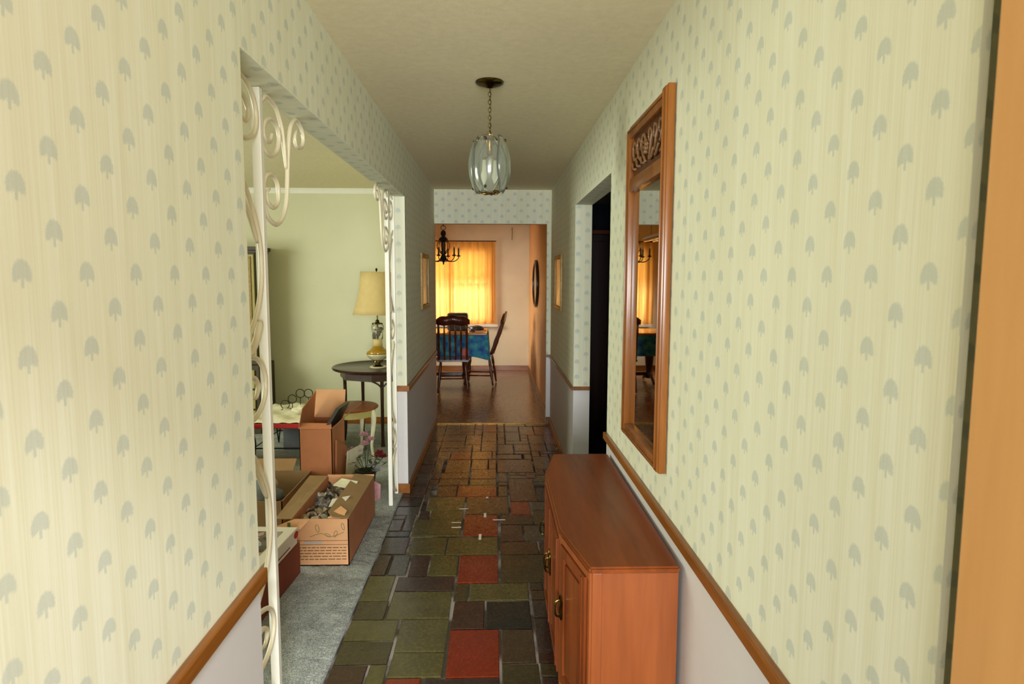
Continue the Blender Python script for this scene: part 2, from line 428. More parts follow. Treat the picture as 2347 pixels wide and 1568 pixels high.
# living room
bm = BM()
box(bm, -5.0, TL, YE, YF, 0, H); obj('wall_living_back', bm, M['living'], kind='structure')
bm = BM(); box(bm, -5.1, -5.0, 0.4, YF, 0, H); obj('wall_living_left', bm, M['living'], kind='structure')
bm = BM(); box(bm, -5.0, TL, 0.3, 0.4, 0, H); obj('wall_living_front', bm, M['living'], kind='structure')
bm = BM()   # crown
prism(bm, [(0, 0), (0.035, 0), (0.02, -0.02), (0.006, -0.05), (0, -0.05)], 0, 1)
for v in bm.verts: v.co = Vector((-5.0 + v.co.z * (5.0 + TL), YE - v.co.x, H + v.co.y))
obj('trim_crown', bm, M['white'], kind='structure')
bm = BM(); box(bm, -5.0, TL, YE - 0.014, YE, 0, 0.075, 0, 0.003); obj('baseboard_living', bm, M['oakx'], kind='structure')
# dining room
bm = BM()
WX0, WX1, WZ0, WZ1 = -1.40, -0.06, 0.80, 2.02
box(bm, -2.6, WX0, 10.62, 10.74, 0, H, 4); box(bm, WX1, 0.6, 10.62, 10.74, 0, H, 4)
box(bm, WX0, WX1, 10.62, 10.74, 0, WZ0, 4); box(bm, WX0, WX1, 10.62, 10.74, WZ1, H, 4)
obj('wall_dining_back', bm, WM, kind='structure')
bm = BM(); box(bm, 0.575, 0.68, YF, 10.74, 0, H, 5); obj('wall_dining_right', bm, WM, kind='structure')
bm = BM(); box(bm, -2.6, -2.5, YF + 0.01, 10.62, 0, H, 4); box(bm, -2.6, TL, YF, YF + 0.01, 0, H, 4); obj('wall_dining_left', bm, WM, kind='structure')
bm = BM(); box(bm, -2.5, 0.575, 10.605, 10.62, 0, 0.085, 0, 0.003); obj('baseboard_dining', bm, M['oakx'], kind='structure')
bm = BM(); box(bm, 0.561, 0.575, YF, 10.605, 0, 0.085, 0, 0.003); obj('baseboard_dining_right', bm, M['oak'], kind='structure')
# dark room on the right
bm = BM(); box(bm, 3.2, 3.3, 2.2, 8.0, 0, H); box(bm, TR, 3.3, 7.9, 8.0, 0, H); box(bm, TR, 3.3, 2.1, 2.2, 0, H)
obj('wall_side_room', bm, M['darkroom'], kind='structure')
# floors
bm = BM(); box(bm, -0.66, XR + 0.01, -1.0, YE, -0.06, -0.007)
floor = obj('floor', bm, M['grout'], kind='structure')
bm = BM(); box(bm, -2.6, 0.68, YE, 10.74, -0.06, 0.0); obj('floor_dining', bm, M['dfloor'], kind='structure')
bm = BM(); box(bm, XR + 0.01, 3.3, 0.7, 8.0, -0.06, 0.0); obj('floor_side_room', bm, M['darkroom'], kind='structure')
bm = BM()   # carpet: dense uneven pile surface
cx0, cx1, cy0, cy1 = -5.0, -0.655, 0.4, YE
fx = [cx0 + (cx1 + 1.8 - cx1 - cx0 - 1.8) * 0] ; fx = []
x = cx1
while x > cx0: fx.append(x); x -= 0.012 if x > -1.35 else 0.06
fx.append(cx0); fy = []
y = 1.7
fy.append(cy0)
while y < cy1: fy.append(y); y += 0.012 if y < 4.2 else 0.05
fy.append(cy1)
g = [[bm.verts.new((x, y, 0.001 + R.random() * 0.006)) for y in fy] for x in fx]
for i in range(len(fx) - 1):
    for j in range(len(fy) - 1): bm.faces.new((g[i][j], g[i + 1][j], g[i + 1][j + 1], g[i][j + 1]))
bot = [bm.verts.new(p) for p in ((cx1, cy0, -0.012), (cx1, cy1, -0.012))]
bm.faces.new([g[0][j] for j in range(len(fy))] + [bot[1], bot[0]])
obj('carpet', bm, M['carpet'], smooth='all', kind='stuff', label='blue grey short pile carpet covering the living room floor', cat='carpet')
bm = BM(); box(bm, XL, 0.545, YE - 0.02, YE + 0.025, -0.002, 0.007, 0, 0.002); obj('trim_threshold', bm, M['brass'], kind='structure')

# slate tiles ------------------------------------------------------
T = [(-.195,.025,2.345,2.69,'red'),(.025,.175,2.435,2.69,'brown'),(-.042,.172,2.69,2.94,'black'),(-.195,-.042,2.69,2.94,'maroon'),
(-.2,-.125,2.94,3.12,'dkolive'),(-.125,.172,2.94,3.12,'olive'),(-.65,-.505,2.95,3.215,'olive'),(-.497,-.2,3.04,3.2,'purple'),
(-.497,-.203,2.78,3.04,'olive'),(-.65,-.5,2.78,2.95,'dkolive'),(-.65,-.425,2.61,2.78,'olive'),(-.42,-.2,2.52,2.78,'olive'),
(-.65,-.425,2.44,2.61,'dkolive'),(-.42,-.2,2.35,2.52,'olive'),(-.65,-.5,2.2,2.44,'maroon'),(-.5,-.42,2.2,2.44,'olive'),
(-.42,-.28,2.1,2.35,'red'),(-.27,.025,2.1,2.345,'purple'),(.025,.18,2.2,2.435,'dkolive'),
(-.485,-.275,3.455,3.70,'olive'),(-.275,.025,3.455,3.70,'olive'),(-.65,-.495,3.47,3.71,'purple'),(-.65,-.565,3.215,3.46,'maroon'),
(-.56,-.46,3.215,3.46,'grey'),(-.455,-.35,3.2,3.455,'maroon'),(-.35,-.195,3.2,3.455,'olive'),(-.195,.025,3.12,3.455,'red'),
(.03,.255,3.455,3.63,'brown'),(.03,.29,3.12,3.455,'dkolive'),(-.505,-.2,3.72,3.99,'olive'),(-.42,-.2,3.99,4.145,'olive'),
(-.195,.025,3.72,4.065,'red'),(.035,.175,3.635,3.89,'purple'),(.18,.33,3.635,3.885,'grey'),(.035,.25,3.89,4.06,'black'),
(.105,.245,4.065,4.305,'red'),(.25,.37,4.14,4.305,'grey'),(.25,.36,3.885,4.14,'dkolive'),(-.27,.02,4.41,4.66,'red'),
(-.42,-.27,4.41,4.66,'maroon'),(.025,.1,4.41,4.64,'dkolive'),(-.455,-.2,4.15,4.41,'olive'),(-.195,.1,4.07,4.41,'brown'),
(.105,.30,4.31,4.82,'maroon'),(.30,.40,4.31,4.6,'black'),(-.4,-.195,4.97,5.34,'rust'),(-.19,-.05,5.06,5.34,'rust'),
(-.19,.02,4.815,5.06,'rust'),(-.42,-.195,4.82,4.97,'rust'),(-.19,.02,4.665,4.81,'olive'),(-.42,-.195,4.665,4.815,'brown'),
(-.05,.02,5.06,5.34,'rust'),(.02,.32,4.97,5.34,'maroon'),(-.38,-.2,5.35,5.6,'red'),(-.2,-.02,5.35,5.6,'rust'),(.02,.24,5.35,5.5,'maroon')]
def tile(x0, x1, y0, y1, c):
    gp = 0.0045; x0 += gp; x1 -= gp; y0 += gp; y1 -= gp
    if x1 - x0 < 0.025 or y1 - y0 < 0.025: return
    j = lambda: R.uniform(-0.002, 0.002)
    cs = [(x0 + j(), y0 + j()), (x1 + j(), y0 + j()), (x1 + j(), y1 + j()), (x0 + j(), y1 + j())]
    z = R.uniform(-0.002, 0.0)
    cxm = (x0 + x1) / 2; cym = (y0 + y1) / 2
    bm = BM(); b3 = 0.003
    a = [bm.verts.new((x, y, -0.012)) for x, y in cs]
    b = [bm.verts.new((x, y, z - 0.002)) for x, y in cs]
    c4 = [bm.verts.new((x + (b3 if x < cxm else -b3), y + (b3 if y < cym else -b3), z + R.uniform(-0.0007, 0.0007))) for x, y in cs]
    for A, B in ((a, b), (b, c4)):
        for i in range(4): bm.faces.new((A[i], A[(i + 1) % 4], B[(i + 1) % 4], B[i]))
    bm.faces.new(c4)
    obj('tile', bm, SL[c], floor)
for q in T: tile(*q)
# fill everything else on the same module
xs = [-.655, -.57, -.495, -.42, -.35, -.275, -.2, -.12, -.045, .027, .103, .175, .25, .325, .4, .475, .59]
ys = [1.9, 2.02, 2.1, 2.2, 2.27, 2.345, 2.437, 2.52, 2.61, 2.69, 2.78, 2.86, 2.945, 3.04, 3.12, 3.207, 3.33, 3.457, 3.55, 3.633, 3.71, 3.80, 3.888, 3.99, 4.065, 4.145, 4.225, 4.308, 4.41, 4.53, 4.66, 4.74, 4.817, 4.9, 4.97, 5.06, 5.2, 5.345, 5.43, 5.51, 5.6, 5.72, 5.84, 5.96, 6.08, 6.2, 6.32, 6.44, 6.56, YE - 0.02]
occ = {}
for i in range(len(xs) - 1):
    for j in range(len(ys) - 1):
        mx, my = (xs[i] + xs[i + 1]) / 2, (ys[j] + ys[j + 1]) / 2
        occ[i, j] = any(a < mx < b and c < my < d for a, b, c, d, _ in T)
for j in range(len(ys) - 1):
    for i in range(len(xs) - 1):
        if occ[i, j]: continue
        wmax, hmax = R.choice([(2, 1), (2, 2), (3, 2), (1, 2), (2, 3), (3, 1), (3, 3)])
        wd = 1
        while wd < wmax and i + wd < len(xs) - 1 and not occ[i + wd, j]: wd += 1
        ht = 1
        while ht < hmax and j + ht < len(ys) - 1 and all(not occ[i + k, j + ht] for k in range(wd)): ht += 1
        for a in range(wd):
            for b in range(ht): occ[i + a, j + b] = True
        xm, ym = xs[i], ys[j]
        if xm < -0.45: pal = ['purple', 'grey', 'purple', 'dkolive', 'black']
        elif ym > 5.3: pal = ['maroon', 'brown', 'dkolive', 'rust', 'purple', 'red']
        else: pal = ['dkolive', 'brown', 'grey', 'olive', 'purple', 'maroon']
        c = R.choice(pal)
        X0, X1, Y0, Y1 = xs[i], xs[i + wd], ys[j], ys[j + ht]
        for a, b, cc, d, _ in T:      # keep clear of the listed tiles
            ox, oy = min(X1, b) - max(X0, a), min(Y1, d) - max(Y0, cc)
            if ox > 0.0005 and oy > 0.0005:
                if ox < oy:
                    if a > X0: X1 = a
                    else: X0 = b
                else:
                    if cc > Y0: Y1 = cc
                    else: Y0 = d
        tile(X0, X1, Y0, Y1, c)
bm = BM()
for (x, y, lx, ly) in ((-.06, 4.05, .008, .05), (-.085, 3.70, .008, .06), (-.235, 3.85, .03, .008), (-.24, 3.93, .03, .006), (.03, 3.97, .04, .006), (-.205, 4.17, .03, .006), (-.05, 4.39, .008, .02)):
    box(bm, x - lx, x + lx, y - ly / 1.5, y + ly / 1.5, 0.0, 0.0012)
obj('painted_glint', bm, M['paperwhite'], floor, kind='stuff')  # flat white strips standing in for glints on the tiles

# rails and baseboards ---------------------------------------------
def rail(name, boxes, mat):
    bm = BM()
    for b in boxes:
        box(bm, *b, bevel=0.004)
    obj(name, bm, mat, kind='structure')
rail('trim_rail_left', [(XL, XL + 0.02, -0.9, 1.642, RAILL - 0.02, RAILL + 0.02)], M['oak'])
rail('trim_rail_left_far', [(XL, XL + 0.02, 4.485, YE, RAILL - 0.02, RAILL + 0.02), (TL + 0.03, XL + 0.02, 4.482, 4.4999, RAILL - 0.02, RAILL + 0.02)], M['oak'])
rail('trim_rail_right', [(XR - 0.02, XR, 0.80, 3.29, RAILR - 0.018, RAILR + 0.018)], M['oak'])
rail('trim_rail_right_far', [(XR - 0.016, XR, 4.705, YE, RAILR - 0.013, RAILR + 0.015), (XR - 0.016, TR, 4.702, 4.7199, RAILR - 0.013, RAILR + 0.015), (0.546, XR, YE - 0.015, YE, RAILR - 0.01, RAILR + 0.018)], M['oak'])
rail('baseboard_left', [(XL, XL + 0.014, 4.487, YE, 0, 0.07), (TL, XL + 0.014, 4.485, 4.4999, 0, 0.07)], M['oak'])
rail('baseboard_left_near', [(XL, XL + 0.014, -0.9, 1.64, 0, 0.07)], M['oak'])
rail('baseboard_right', [(XR - 0.014, XR, 4.71, YE, 0, 0.07), (XR - 0.014, TR, 4.705, 4.7199, 0, 0.07), (0.546, XR, YE - 0.014, YE, 0, 0.07)], M['oak'])
rail('baseboard_right_near', [(XR - 0.014, XR, 0.80, 3.29, 0, 0.07)], M['oak'])
# casing round the dining window behind the curtain
bm = BM()
fw = 0.05
for a in ((WX0, WX0 + fw, WZ0, WZ1), (WX1 - fw, WX1, WZ0, WZ1), (WX0, WX1, WZ1 - fw, WZ1), (WX0, WX1, WZ0, WZ0 + 0.05), (WX0, WX1, 1.40, 1.46), (-0.755, -0.705, WZ0, WZ1)):
    box(bm, a[0], a[1], 10.66, 10.70, a[2], a[3])
win = obj('window_1', bm, M['white'], kind='structure')
for a in ((WX0 + fw, -0.755), (-0.705, WX1 - fw)):
    bm = BM(); box(bm, a[0], a[1], 10.678, 10.682, WZ0 + 0.05, 1.40); obj('pane', bm, M['pane'], win)
    bm = BM(); box(bm, a[0], a[1], 10.678, 10.682, 1.46, WZ1 - fw); obj('pane', bm, M['pane'], win)
m_ = bpy.data.materials.new('shade_cloth'); m_.use_nodes = True; t_ = NT(m_); t_.n.clear()
a_ = t_.new('ShaderNodeBsdfDiffuse'); b2_ = t_.new('ShaderNodeBsdfTranslucent'); c_ = t_.new('ShaderNodeMixShader'); c_.inputs[0].default_value = 0.8
a_.inputs[0].default_value = lin((244, 236, 214)); b2_.inputs[0].default_value = lin((244, 236, 214))
t_.link(a_.outputs[0], c_.inputs[1]); t_.link(b2_.outputs[0], c_.inputs[2]); o__ = t_.new('ShaderNodeOutputMaterial'); t_.link(c_.outputs[0], o__.inputs[0])
bm = BM(); box(bm, WX0 + 0.03, WX1 - 0.03, 10.648, 10.651, 1.50, WZ1 - 0.01); obj('roller_shade', bm, m_, win)
bm = BM(); box(bm, WX0 - 0.05, WX1 + 0.12, 10.55, 10.62, 0.735, 0.775, 0, 0.005); obj('trim_sill', bm, M['sill'], kind='structure')

# ------------------------------------------------------------------ front door leaf at the right edge
d = thing('front_door', 'orange-brown wooden front door standing open beside the wallpapered wall', 'door', (0.572, 0.237, 0))
bm = BM(); box(bm, 0.0, 0.045, -1.0, 0.508, 0.012, 2.38, 0, 0.003); obj('door_leaf', bm, M['doorwood'], d)
bm = BM(); tube(bm, [(-0.05, 0.45 - 0.9, 0.98), (0.0, 0.45 - 0.9, 0.98)], 0.012, 10); ball(bm, (-0.065, 0.45 - 0.9, 0.98), 0.028); obj('door_knob', bm, M['brass'], d, True)

# ------------------------------------------------------------------ divider screens in the left opening
PX = -0.70; SX = -0.694
def screen(label, mirror, names):
    f = (lambda y: (4.5 - (y - 1.636) * 0.754) if y < 1.98 else (4.2406 - (y - 1.98))) if mirror else (lambda y: y)
    t = thing('iron_divider', label, 'room divider', (PX, f(1.8), 0), 0, 'scrolled dividers at both ends of the wide opening')
    O = Vector((PX, f(1.8), 0))
    def addbox(name, y0, y1, mat):
        a, b = sorted((f(y0), f(y1)))
        bm = BM(); box(bm, -0.0135, 0.0135, a - O.y, b - O.y, 0.0, 2.094, 0, 0.002); obj(name, bm, mat, t)
    addbox('post', 1.955, 1.98 if not mirror else 1.988, M['white']); addbox('post', 1.64, 1.665, M['white'])
    def sc(pts, r=0.0075, n=5):
        P = [(SX - PX, f(y * 1.0 + 0.025) - O.y, z) for y, z in pts]
        P = spline(P, n); k = len(P)
        rr = [r * (0.55 + 0.45 * min(1, min(i, k - 1 - i) / (k * 0.12))) for i in range(k)]
        bm = BM(); tube(bm, P, rr, 8)
        obj('scroll', bm, M['cream'], t, 'all')
    # corner bracket
    sc([(1.958, 2.055), (1.985, 2.076), (2.017, 2.088), (2.09, 2.077), (2.135, 2.041), (2.152, 2.008), (2.165, 1.964), (2.178, 1.90)])
    sc([(1.956, 1.943), (1.98, 1.921), (2.035, 1.915), (2.09, 1.939), (2.118, 1.983), (2.10, 2.018), (2.048, 2.030), (1.99, 2.006), (1.970, 1.976), (1.99, 1.955), (2.03, 1.958), (2.055, 1.988)])
    sc([(2.347, 2.050), (2.310, 2.050), (2.285, 2.022), (2.302, 1.998), (2.355, 2.003), (2.385, 2.034), (2.369, 2.070), (2.311, 2.088), (2.253, 2.060), (2.224, 2.017), (2.203, 1.945), (2.191, 1.875), (2.177, 1.805), (2.143, 1.748), (2.072, 1.708), (2.0, 1.718), (1.966, 1.745), (1.958, 1.788), (1.966, 1.831), (2.012, 1.856), (2.062, 1.854), (2.092, 1.826), (2.087, 1.781), (2.039, 1.757), (1.992, 1.770), (1.983, 1.795), (2.012, 1.811)])
    # panel between the posts, top to bottom
    sc([(1.67, 2.07), (1.76, 2.092), (1.85, 2.085), (1.905, 2.045), (1.918, 1.99), (1.885, 1.945), (1.81, 1.925), (1.74, 1.95), (1.72, 2.0), (1.76, 2.04), (1.82, 2.04), (1.858, 2.01), (1.84, 1.975), (1.80, 1.98)])
    def wave(z1, z0, loops=True):
        h = z1 - z0
        sc([(1.668, z1), (1.72, z1 - .04 * h), (1.80, z1 - .10 * h), (1.86, z1 - .22 * h), (1.905, z1 - .36 * h), (1.918, z1 - .5 * h), (1.905, z1 - .64 * h), (1.86, z1 - .78 * h), (1.78, z1 - .9 * h), (1.70, z1 - .97 * h), (1.668, z0)])
    def leaf(z, s):
        sc([(1.80, z - 0.05 * s), (1.85, z - 0.02 * s), (1.895, z + 0.04 * s)], 0.011)
    def cscroll(z, h):
        sc([(1.70, z + .62 * h), (1.78, z + .62 * h), (1.86, z + .5 * h), (1.905, z + .28 * h), (1.918, z), (1.90, z - .3 * h), (1.85, z - .5 * h), (1.77, z - .58 * h), (1.71, z - .4 * h), (1.705, z - .1 * h), (1.75, z + .12 * h), (1.82, z + .2 * h), (1.858, z + .02 * h), (1.84, z - .18 * h), (1.80, z - .16 * h)])
    wave(1.86, 1.30)
    sc([(1.70, 1.80), (1.78, 1.77), (1.84, 1.71), (1.89, 1.64)])
    leaf(1.37, 1)
    cscroll(1.22, 0.16)
    wave(1.08, 0.52)
    sc([(1.70, 1.10), (1.78, 1.02), (1.84, 0.95), (1.895, 0.87)])
    cscroll(0.46, 0.15)
    wave(0.34, 0.03)
    return t
screen('white post and cream scroll divider nearest the camera, close to the papered wall edge', False, None)
screen('white post and cream scroll divider at the far end, before the table lamp', True, None)

# ------------------------------------------------------------------ hall cabinet
cb = thing('hall_cabinet', 'low cherry wood console cabinet with canted corners against the right wall', 'cabinet', (0.4, 2.54, 0))
def L(x, y): return (x - 0.4, y - 2.54)
top = [(.578, 1.893), (.295, 1.893), (.232, 2.21), (.232, 2.86), (.298, 3.185), (.578, 3.185)]
bm = BM(); prism(bm, [L(*p) for p in top], 0.628, 0.650)
bmesh.ops.bevel(bm, geom=[e for e in bm.edges], offset=0.006, segments=3, affect='EDGES')
obj('top', bm, M['cab_top'], cb, True)
def inset(poly, d):
    out = []; n = len(poly)
    for i in range(n):
        a, b, c = Vector(poly[i - 1]), Vector(poly[i]), Vector(poly[(i + 1) % n])
        u = (b - a).normalized(); v = (c - b).normalized()
        n1 = Vector((u.y, -u.x)); n2 = Vector((v.y, -v.x))
        k = (n1 + n2) / (1 + n1.dot(n2)); out.append(tuple(b + k * d))
    return out
body = inset(top, 0.014)
if abs(body[0][0]) > 0.578: body = inset(top, -0.014)
body[0] = (.576, body[0][1]); body[-1] = (.576, body[-1][1])
bm = BM(); prism(bm, [L(*p) for p in body], 0.06, 0.628); obj('body', bm, M['cab'], cb)
bm = BM(); prism(bm, [L(*p) for p in inset(body, 0.012 if inset(body, 0.012)[0][0] < .576 else -0.012)], 0.0, 0.06); obj('plinth', bm, M['cabdark'], cb)
# corner stile on the near side
bm = BM(); q = body[1]; box(bm, q[0] - .4 - 0.002, q[0] - .4 + 0.03, q[1] - 2.54 - 0.005, q[1] - 2.54 + 0.01, 0.06, 0.628, 0, 0.003)
box(bm, q[0] - .4 - 0.002, body[0][0] - .4, q[1] - 2.54 - 0.005, q[1] - 2.54 + 0.01, 0.06, 0.10, 0, 0.003)
obj('stile', bm, M['cab'], cb)
def face_frame(p0, p1):
    """local frame on a front facet: origin p0, along p1, outward normal to -x side"""
    p0, p1 = Vector(L(*p0)), Vector(L(*p1)); u = (p1 - p0); ln = u.length; u.normalize(); n = Vector((-u.y, u.x))
    if n.x > 0: n = -n
    return p0, u, n, ln
def fbox(bm, F, a0, a1, z0, z1, d0, d1, bev=0.003):
    p0, u, n, ln = F
    pts = []
    vs = box(bm, a0, a1, d0, d1, z0, z1, 0)
    for v in vs:
        q = p0 + u * v.co.x + n * v.co.y; v.co = Vector((q.x, q.y, v.co.z))
def cab_door(F, a0, a1, z0, z1, hside):
    bm = BM(); s = 0.038
    fbox(bm, F, a0, a0 + s, z0, z1, 0, 0.016); fbox(bm, F, a1 - s, a1, z0, z1, 0, 0.016)
    fbox(bm, F, a0 + s, a1 - s, z0, z0 + s, 0, 0.016); fbox(bm, F, a0 + s, a1 - s, z1 - s, z1, 0, 0.016)
    fbox(bm, F, a0 + s, a1 - s, z0 + s, z1 - s, 0, 0.004)
    fbox(bm, F, a0 + s + .018, a1 - s - .018, z0 + s + .018, z1 - s - .018, 0, 0.012)
    for k in (0.010, 0.022):
        fbox(bm, F, a0 + s * .35 + k, a0 + s * .35 + k + .004, z0 + .01, z1 - .01, 0.016, 0.020)
    dr = obj('door', bm, M['cabdark'], cb)
    ha = a0 + 0.02 if hside < 0 else a1 - 0.02
    p0, u, n, ln = F; zc = (z0 + z1) / 2 + 0.03
    bm = BM(); q = p0 + u * ha
    def P(a, d, z): r = q + u * a + n * d; return (r.x, r.y, z)
    lz = spline([P(0, 0.017, zc + .045), P(.012, 0.019, zc + .03), P(.010, 0.019, zc), P(.012, 0.019, zc - .03), P(0, 0.017, zc - .045), P(-.012, 0.019, zc - .03), P(-.010, 0.019, zc), P(-.012, 0.019, zc + .03)], 4, True)
    tube(bm, lz, 0.003, 6, True)
    fbox(bm, (q, u, n, 0), -0.009, 0.009, zc - 0.036, zc + 0.036, 0.015, 0.019)
    tube(bm, spline([P(0, 0.018, zc + .028), P(0, 0.034, zc + .026), P(0, 0.040, zc), P(0, 0.036, zc - .026), P(0, .022, zc - .034)], 5), 0.0038, 8)
    obj('handle', bm, M['darkbrass'], dr, True)
Fn = face_frame(body[1], body[2]); Fm = face_frame(body[2], body[3]); Ff = face_frame(body[3], body[4])
cab_door(Fn, 0.03, Fn[3] - 0.02, 0.09, 0.60, 1)
cab_door(Fm, 0.025, Fm[3] / 2 - 0.003, 0.09, 0.60, 1)
cab_door(Fm, Fm[3] / 2 + 0.003, Fm[3] - 0.025, 0.09, 0.60, -1)
cab_door(Ff, 0.02, Ff[3] - 0.03, 0.09, 0.60, -1)
for F in (Fn, Fm, Ff):     # fluted pilasters beside each facet corner
    bm = BM(); fbox(bm, F, 0.0, 0.016, 0.06, 0.628, 0, 0.010); fbox(bm, F, F[3] - 0.016, F[3], 0.06, 0.628, 0, 0.010)
    fbox(bm, F, 0.004, F[3] - 0.004, 0.605, 0.626, 0, 0.012); obj('pilaster', bm, M['cab'], cb)

# ------------------------------------------------------------------ wall mirror
mr = thing('wall_mirror', 'tall narrow wood-framed mirror with carved top panel on the right wall', 'mirror', (XR, 2.435, 1.5))
def mbox(bm, y0, y1, z0, z1, x0, x1, bev=0.0): box(bm, x0 - XR, x1 - XR, y0 - 2.435, y1 - 2.435, z0 - 1.5, z1 - 1.5, 0, bev)
Y0, Y1, Z0, Z1 = 2.135, 2.735, 0.875, 2.165
bm = BM()
mbox(bm, Y0, Y0 + .045, Z0, Z1, .555, .588, .004); mbox(bm, Y1 - .045, Y1, Z0, Z1 - .02, .555, .588, .004)
mbox(bm, Y0 + .045, Y1 - .045, Z0, Z0 + .045, .557, .588, .003); mbox(bm, Y0 + .045, Y1 - .045, Z1 - .055, Z1 - .01, .555, .588, .004)
mbox(bm, Y0 + .045, Y1 - .045, 1.895, 1.945, .558, .588, .003)
mbox(bm, Y0 - .006, Y0 + .012, Z0 - .004, Z1 + .006, .562, .588, .004); mbox(bm, Y0 + .016, Y0 + .022, Z0 + .01, Z1 - .01, .549, .556, .002)
mbox(bm, Y1 - .022, Y1 - .016, Z0 + .01, Z1 - .03, .549, .556, .002); mbox(bm, Y0 + .02, Y1 - .02, Z0 + .012, Z0 + .02, .551, .558, .002)
mbox(bm, Y0 + .02, Y1 - .02, Z1 - .03, Z1 - .022, .549, .556, .002)
obj('frame', bm, M['mframe'], mr, True)
bm = BM(); mbox(bm, Y0 + .04, Y1 - .04, Z0 + .04, 1.90, .578, .582); obj('mirror_glass', bm, M['mirror'], mr)
bm = BM(); mbox(bm, Y0 + .04, Y1 - .04, 1.94, Z1 - .05, .576, .584); pn = obj('carved_panel', bm, M['mdark'], mr)
bm = BM()
zc = 2.028
for s in (-1, 1):
    for k in range(3):
        yy = s * (0.03 + k * 0.075)
        P = [(.572 - XR, yy, zc - 1.5 - .05 + .02 * k), (.568 - XR, yy + s * .03, zc - 1.5 - .01), (.568 - XR, yy + s * .05, zc - 1.5 + .035), (.568 - XR, yy + s * .02, zc - 1.5 + .055), (.570 - XR, yy - s * .005, zc - 1.5 + .03), (.572 - XR, yy + s * .012, zc - 1.5 + .012)]
        tube(bm, spline(P, 5), 0.0065, 6)
        P = [(.572 - XR, yy + s * .01, zc - 1.5 - .05), (.568 - XR, yy + s * .045, zc - 1.5 - .045), (.570 - XR, yy + s * .07, zc - 1.5 - .02)]
        tube(bm, spline(P, 4), 0.006, 6)
for k in range(7):
    a = 2 * PI * k / 7; tube(bm, [(.570 - XR, 0, zc - 1.5), (.566 - XR, .026 * math.cos(a), zc - 1.5 + .026 * math.sin(a))], [0.006, 0.011], 6)
obj('carving', bm, M['mcarve'], pn, 'all')

# ------------------------------------------------------------------ pendant
pd = thing('pendant_light', 'glass petal pendant lantern hanging on a brass chain from the hall ceiling', 'ceiling lamp', (-0.022, 3.06, H))
bm = BM(); lathe(bm, [(0.001, -0.030), (0.012, -0.030), (0.02, -0.026), (0.05, -0.018), (0.063, -0.010), (0.066, -0.004), (0.064, 0.0)], seg=32); obj('canopy', bm, M['darkbrass'], pd, True)
bm = BM(); z = -0.03
k = 0
while z > -0.235:
    ang = 0 if k % 2 else PI / 2
    pts = [(0.0065 * math.cos(a) * math.cos(ang), 0.0065 * math.cos(a) * math.sin(ang), z - 0.010 + 0.0115 * math.sin(a)) for a in [2 * PI * i / 10 for i in range(10)]]
    tube(bm, pts, 0.0017, 5, True); z -= 0.0175; k += 1
tube(bm, [(0.004, 0.0, -0.03), (0.006, 0.002, -0.12), (0.003, 0.0, -0.25)], 0.0012, 5)
obj('chain', bm, M['darkbrass'], pd, 'all')
bm = BM(); lathe(bm, [(0.001, -0.232), (0.012, -0.238), (0.030, -0.252), (0.036, -0.262), (0.020, -0.268), (0.012, -0.30), (0.014, -0.33), (0.001, -0.335)], seg=20); obj('stem', bm, M['brass'], pd, True)
gz0, gz1 = -0.505, -0.245
def grad(t):  # barrel profile
    return 0.045 + 0.050 * math.sin(PI * min(1, max(0, 0.06 + t * 0.92))) ** 0.7
NP = 4
for k in range(NP):
    a0 = 2 * PI * k / NP - 1.82
    bm = BM(); rows = []; half = 2 * PI / NP * 0.62
    for i in range(15):
        t = i / 14; zz = gz0 + (gz1 - gz0) * t
        wdt = half * (math.sin(PI * (0.10 + 0.80 * t)) ** 0.55)
        row = []
        for j in range(9):
            s = j / 8 * 2 - 1; rr = grad(t) + (0.006 if k % 2 else 0.0) - 0.004 * s * s
            a = a0 + s * wdt; row.append((rr * math.cos(a), rr * math.sin(a), zz))
        rows.append(row)
    outer = [[bm.verts.new(p) for p in r_] for r_ in rows]
    inner = [[bm.verts.new((p[0] * 0.965, p[1] * 0.965, p[2])) for p in r_] for r_ in rows]
    for i in range(14):
        for j in range(8):
            bm.faces.new((outer[i][j], outer[i][j + 1], outer[i + 1][j + 1], outer[i + 1][j])); bm.faces.new((inner[i][j], inner[i + 1][j], inner[i + 1][j + 1], inner[i][j + 1]))
    for i in range(14):
        for j in (0, 8): bm.faces.new((outer[i][j], outer[i + 1][j], inner[i + 1][j], inner[i][j]))
    for j in range(8):
        for i in (0, 14): bm.faces.new((outer[i][j], outer[i][j + 1], inner[i][j + 1], inner[i][j]))
    pt = obj('glass_petal', bm, M['glass'], pd, 'all')
    for zz, tt in ((gz1 - 0.022, 0.92), (gz0 + 0.022, 0.08)):
        bm = BM(); rr = grad(tt) + 0.008; ball(bm, (rr * math.cos(a0), rr * math.sin(a0), zz), 0.0065, 8)
        obj('rosette', bm, M['darkbrass'], pt, 'all')
bm = BM()
for k in range(2):
    a = PI * k + 0.15; x, y = 0.026 * math.cos(a), 0.030 * math.sin(a)
    tube(bm, spline([(0, 0, -0.33), (x * .6, y * .6, -0.345), (x, y, -0.345), (x, y, -0.355)], 4), 0.003, 6)
obj('arm', bm, M['brass'], pd, 'all')
for k in range(2):
    a = PI * k + 0.15; x, y = 0.026 * math.cos(a), 0.030 * math.sin(a)
    bm = BM(); lathe(bm, [(0.010, -0.355), (0.0105, -0.400), (0.010, -0.402), (0.016, -0.418), (0.0165, -0.432), (0.011, -0.450), (0.002, -0.468), (0.0005, -0.472)], (x, y), 12); obj('bulb', bm, M['bulb'], pd, 'all')
bm = BM()
tube(bm, [(0.048 * math.cos(a), 0.048 * math.sin(a), gz0 + 0.006) for a in [2 * PI * i / 24 for i in range(24)]], 0.004, 6, True)
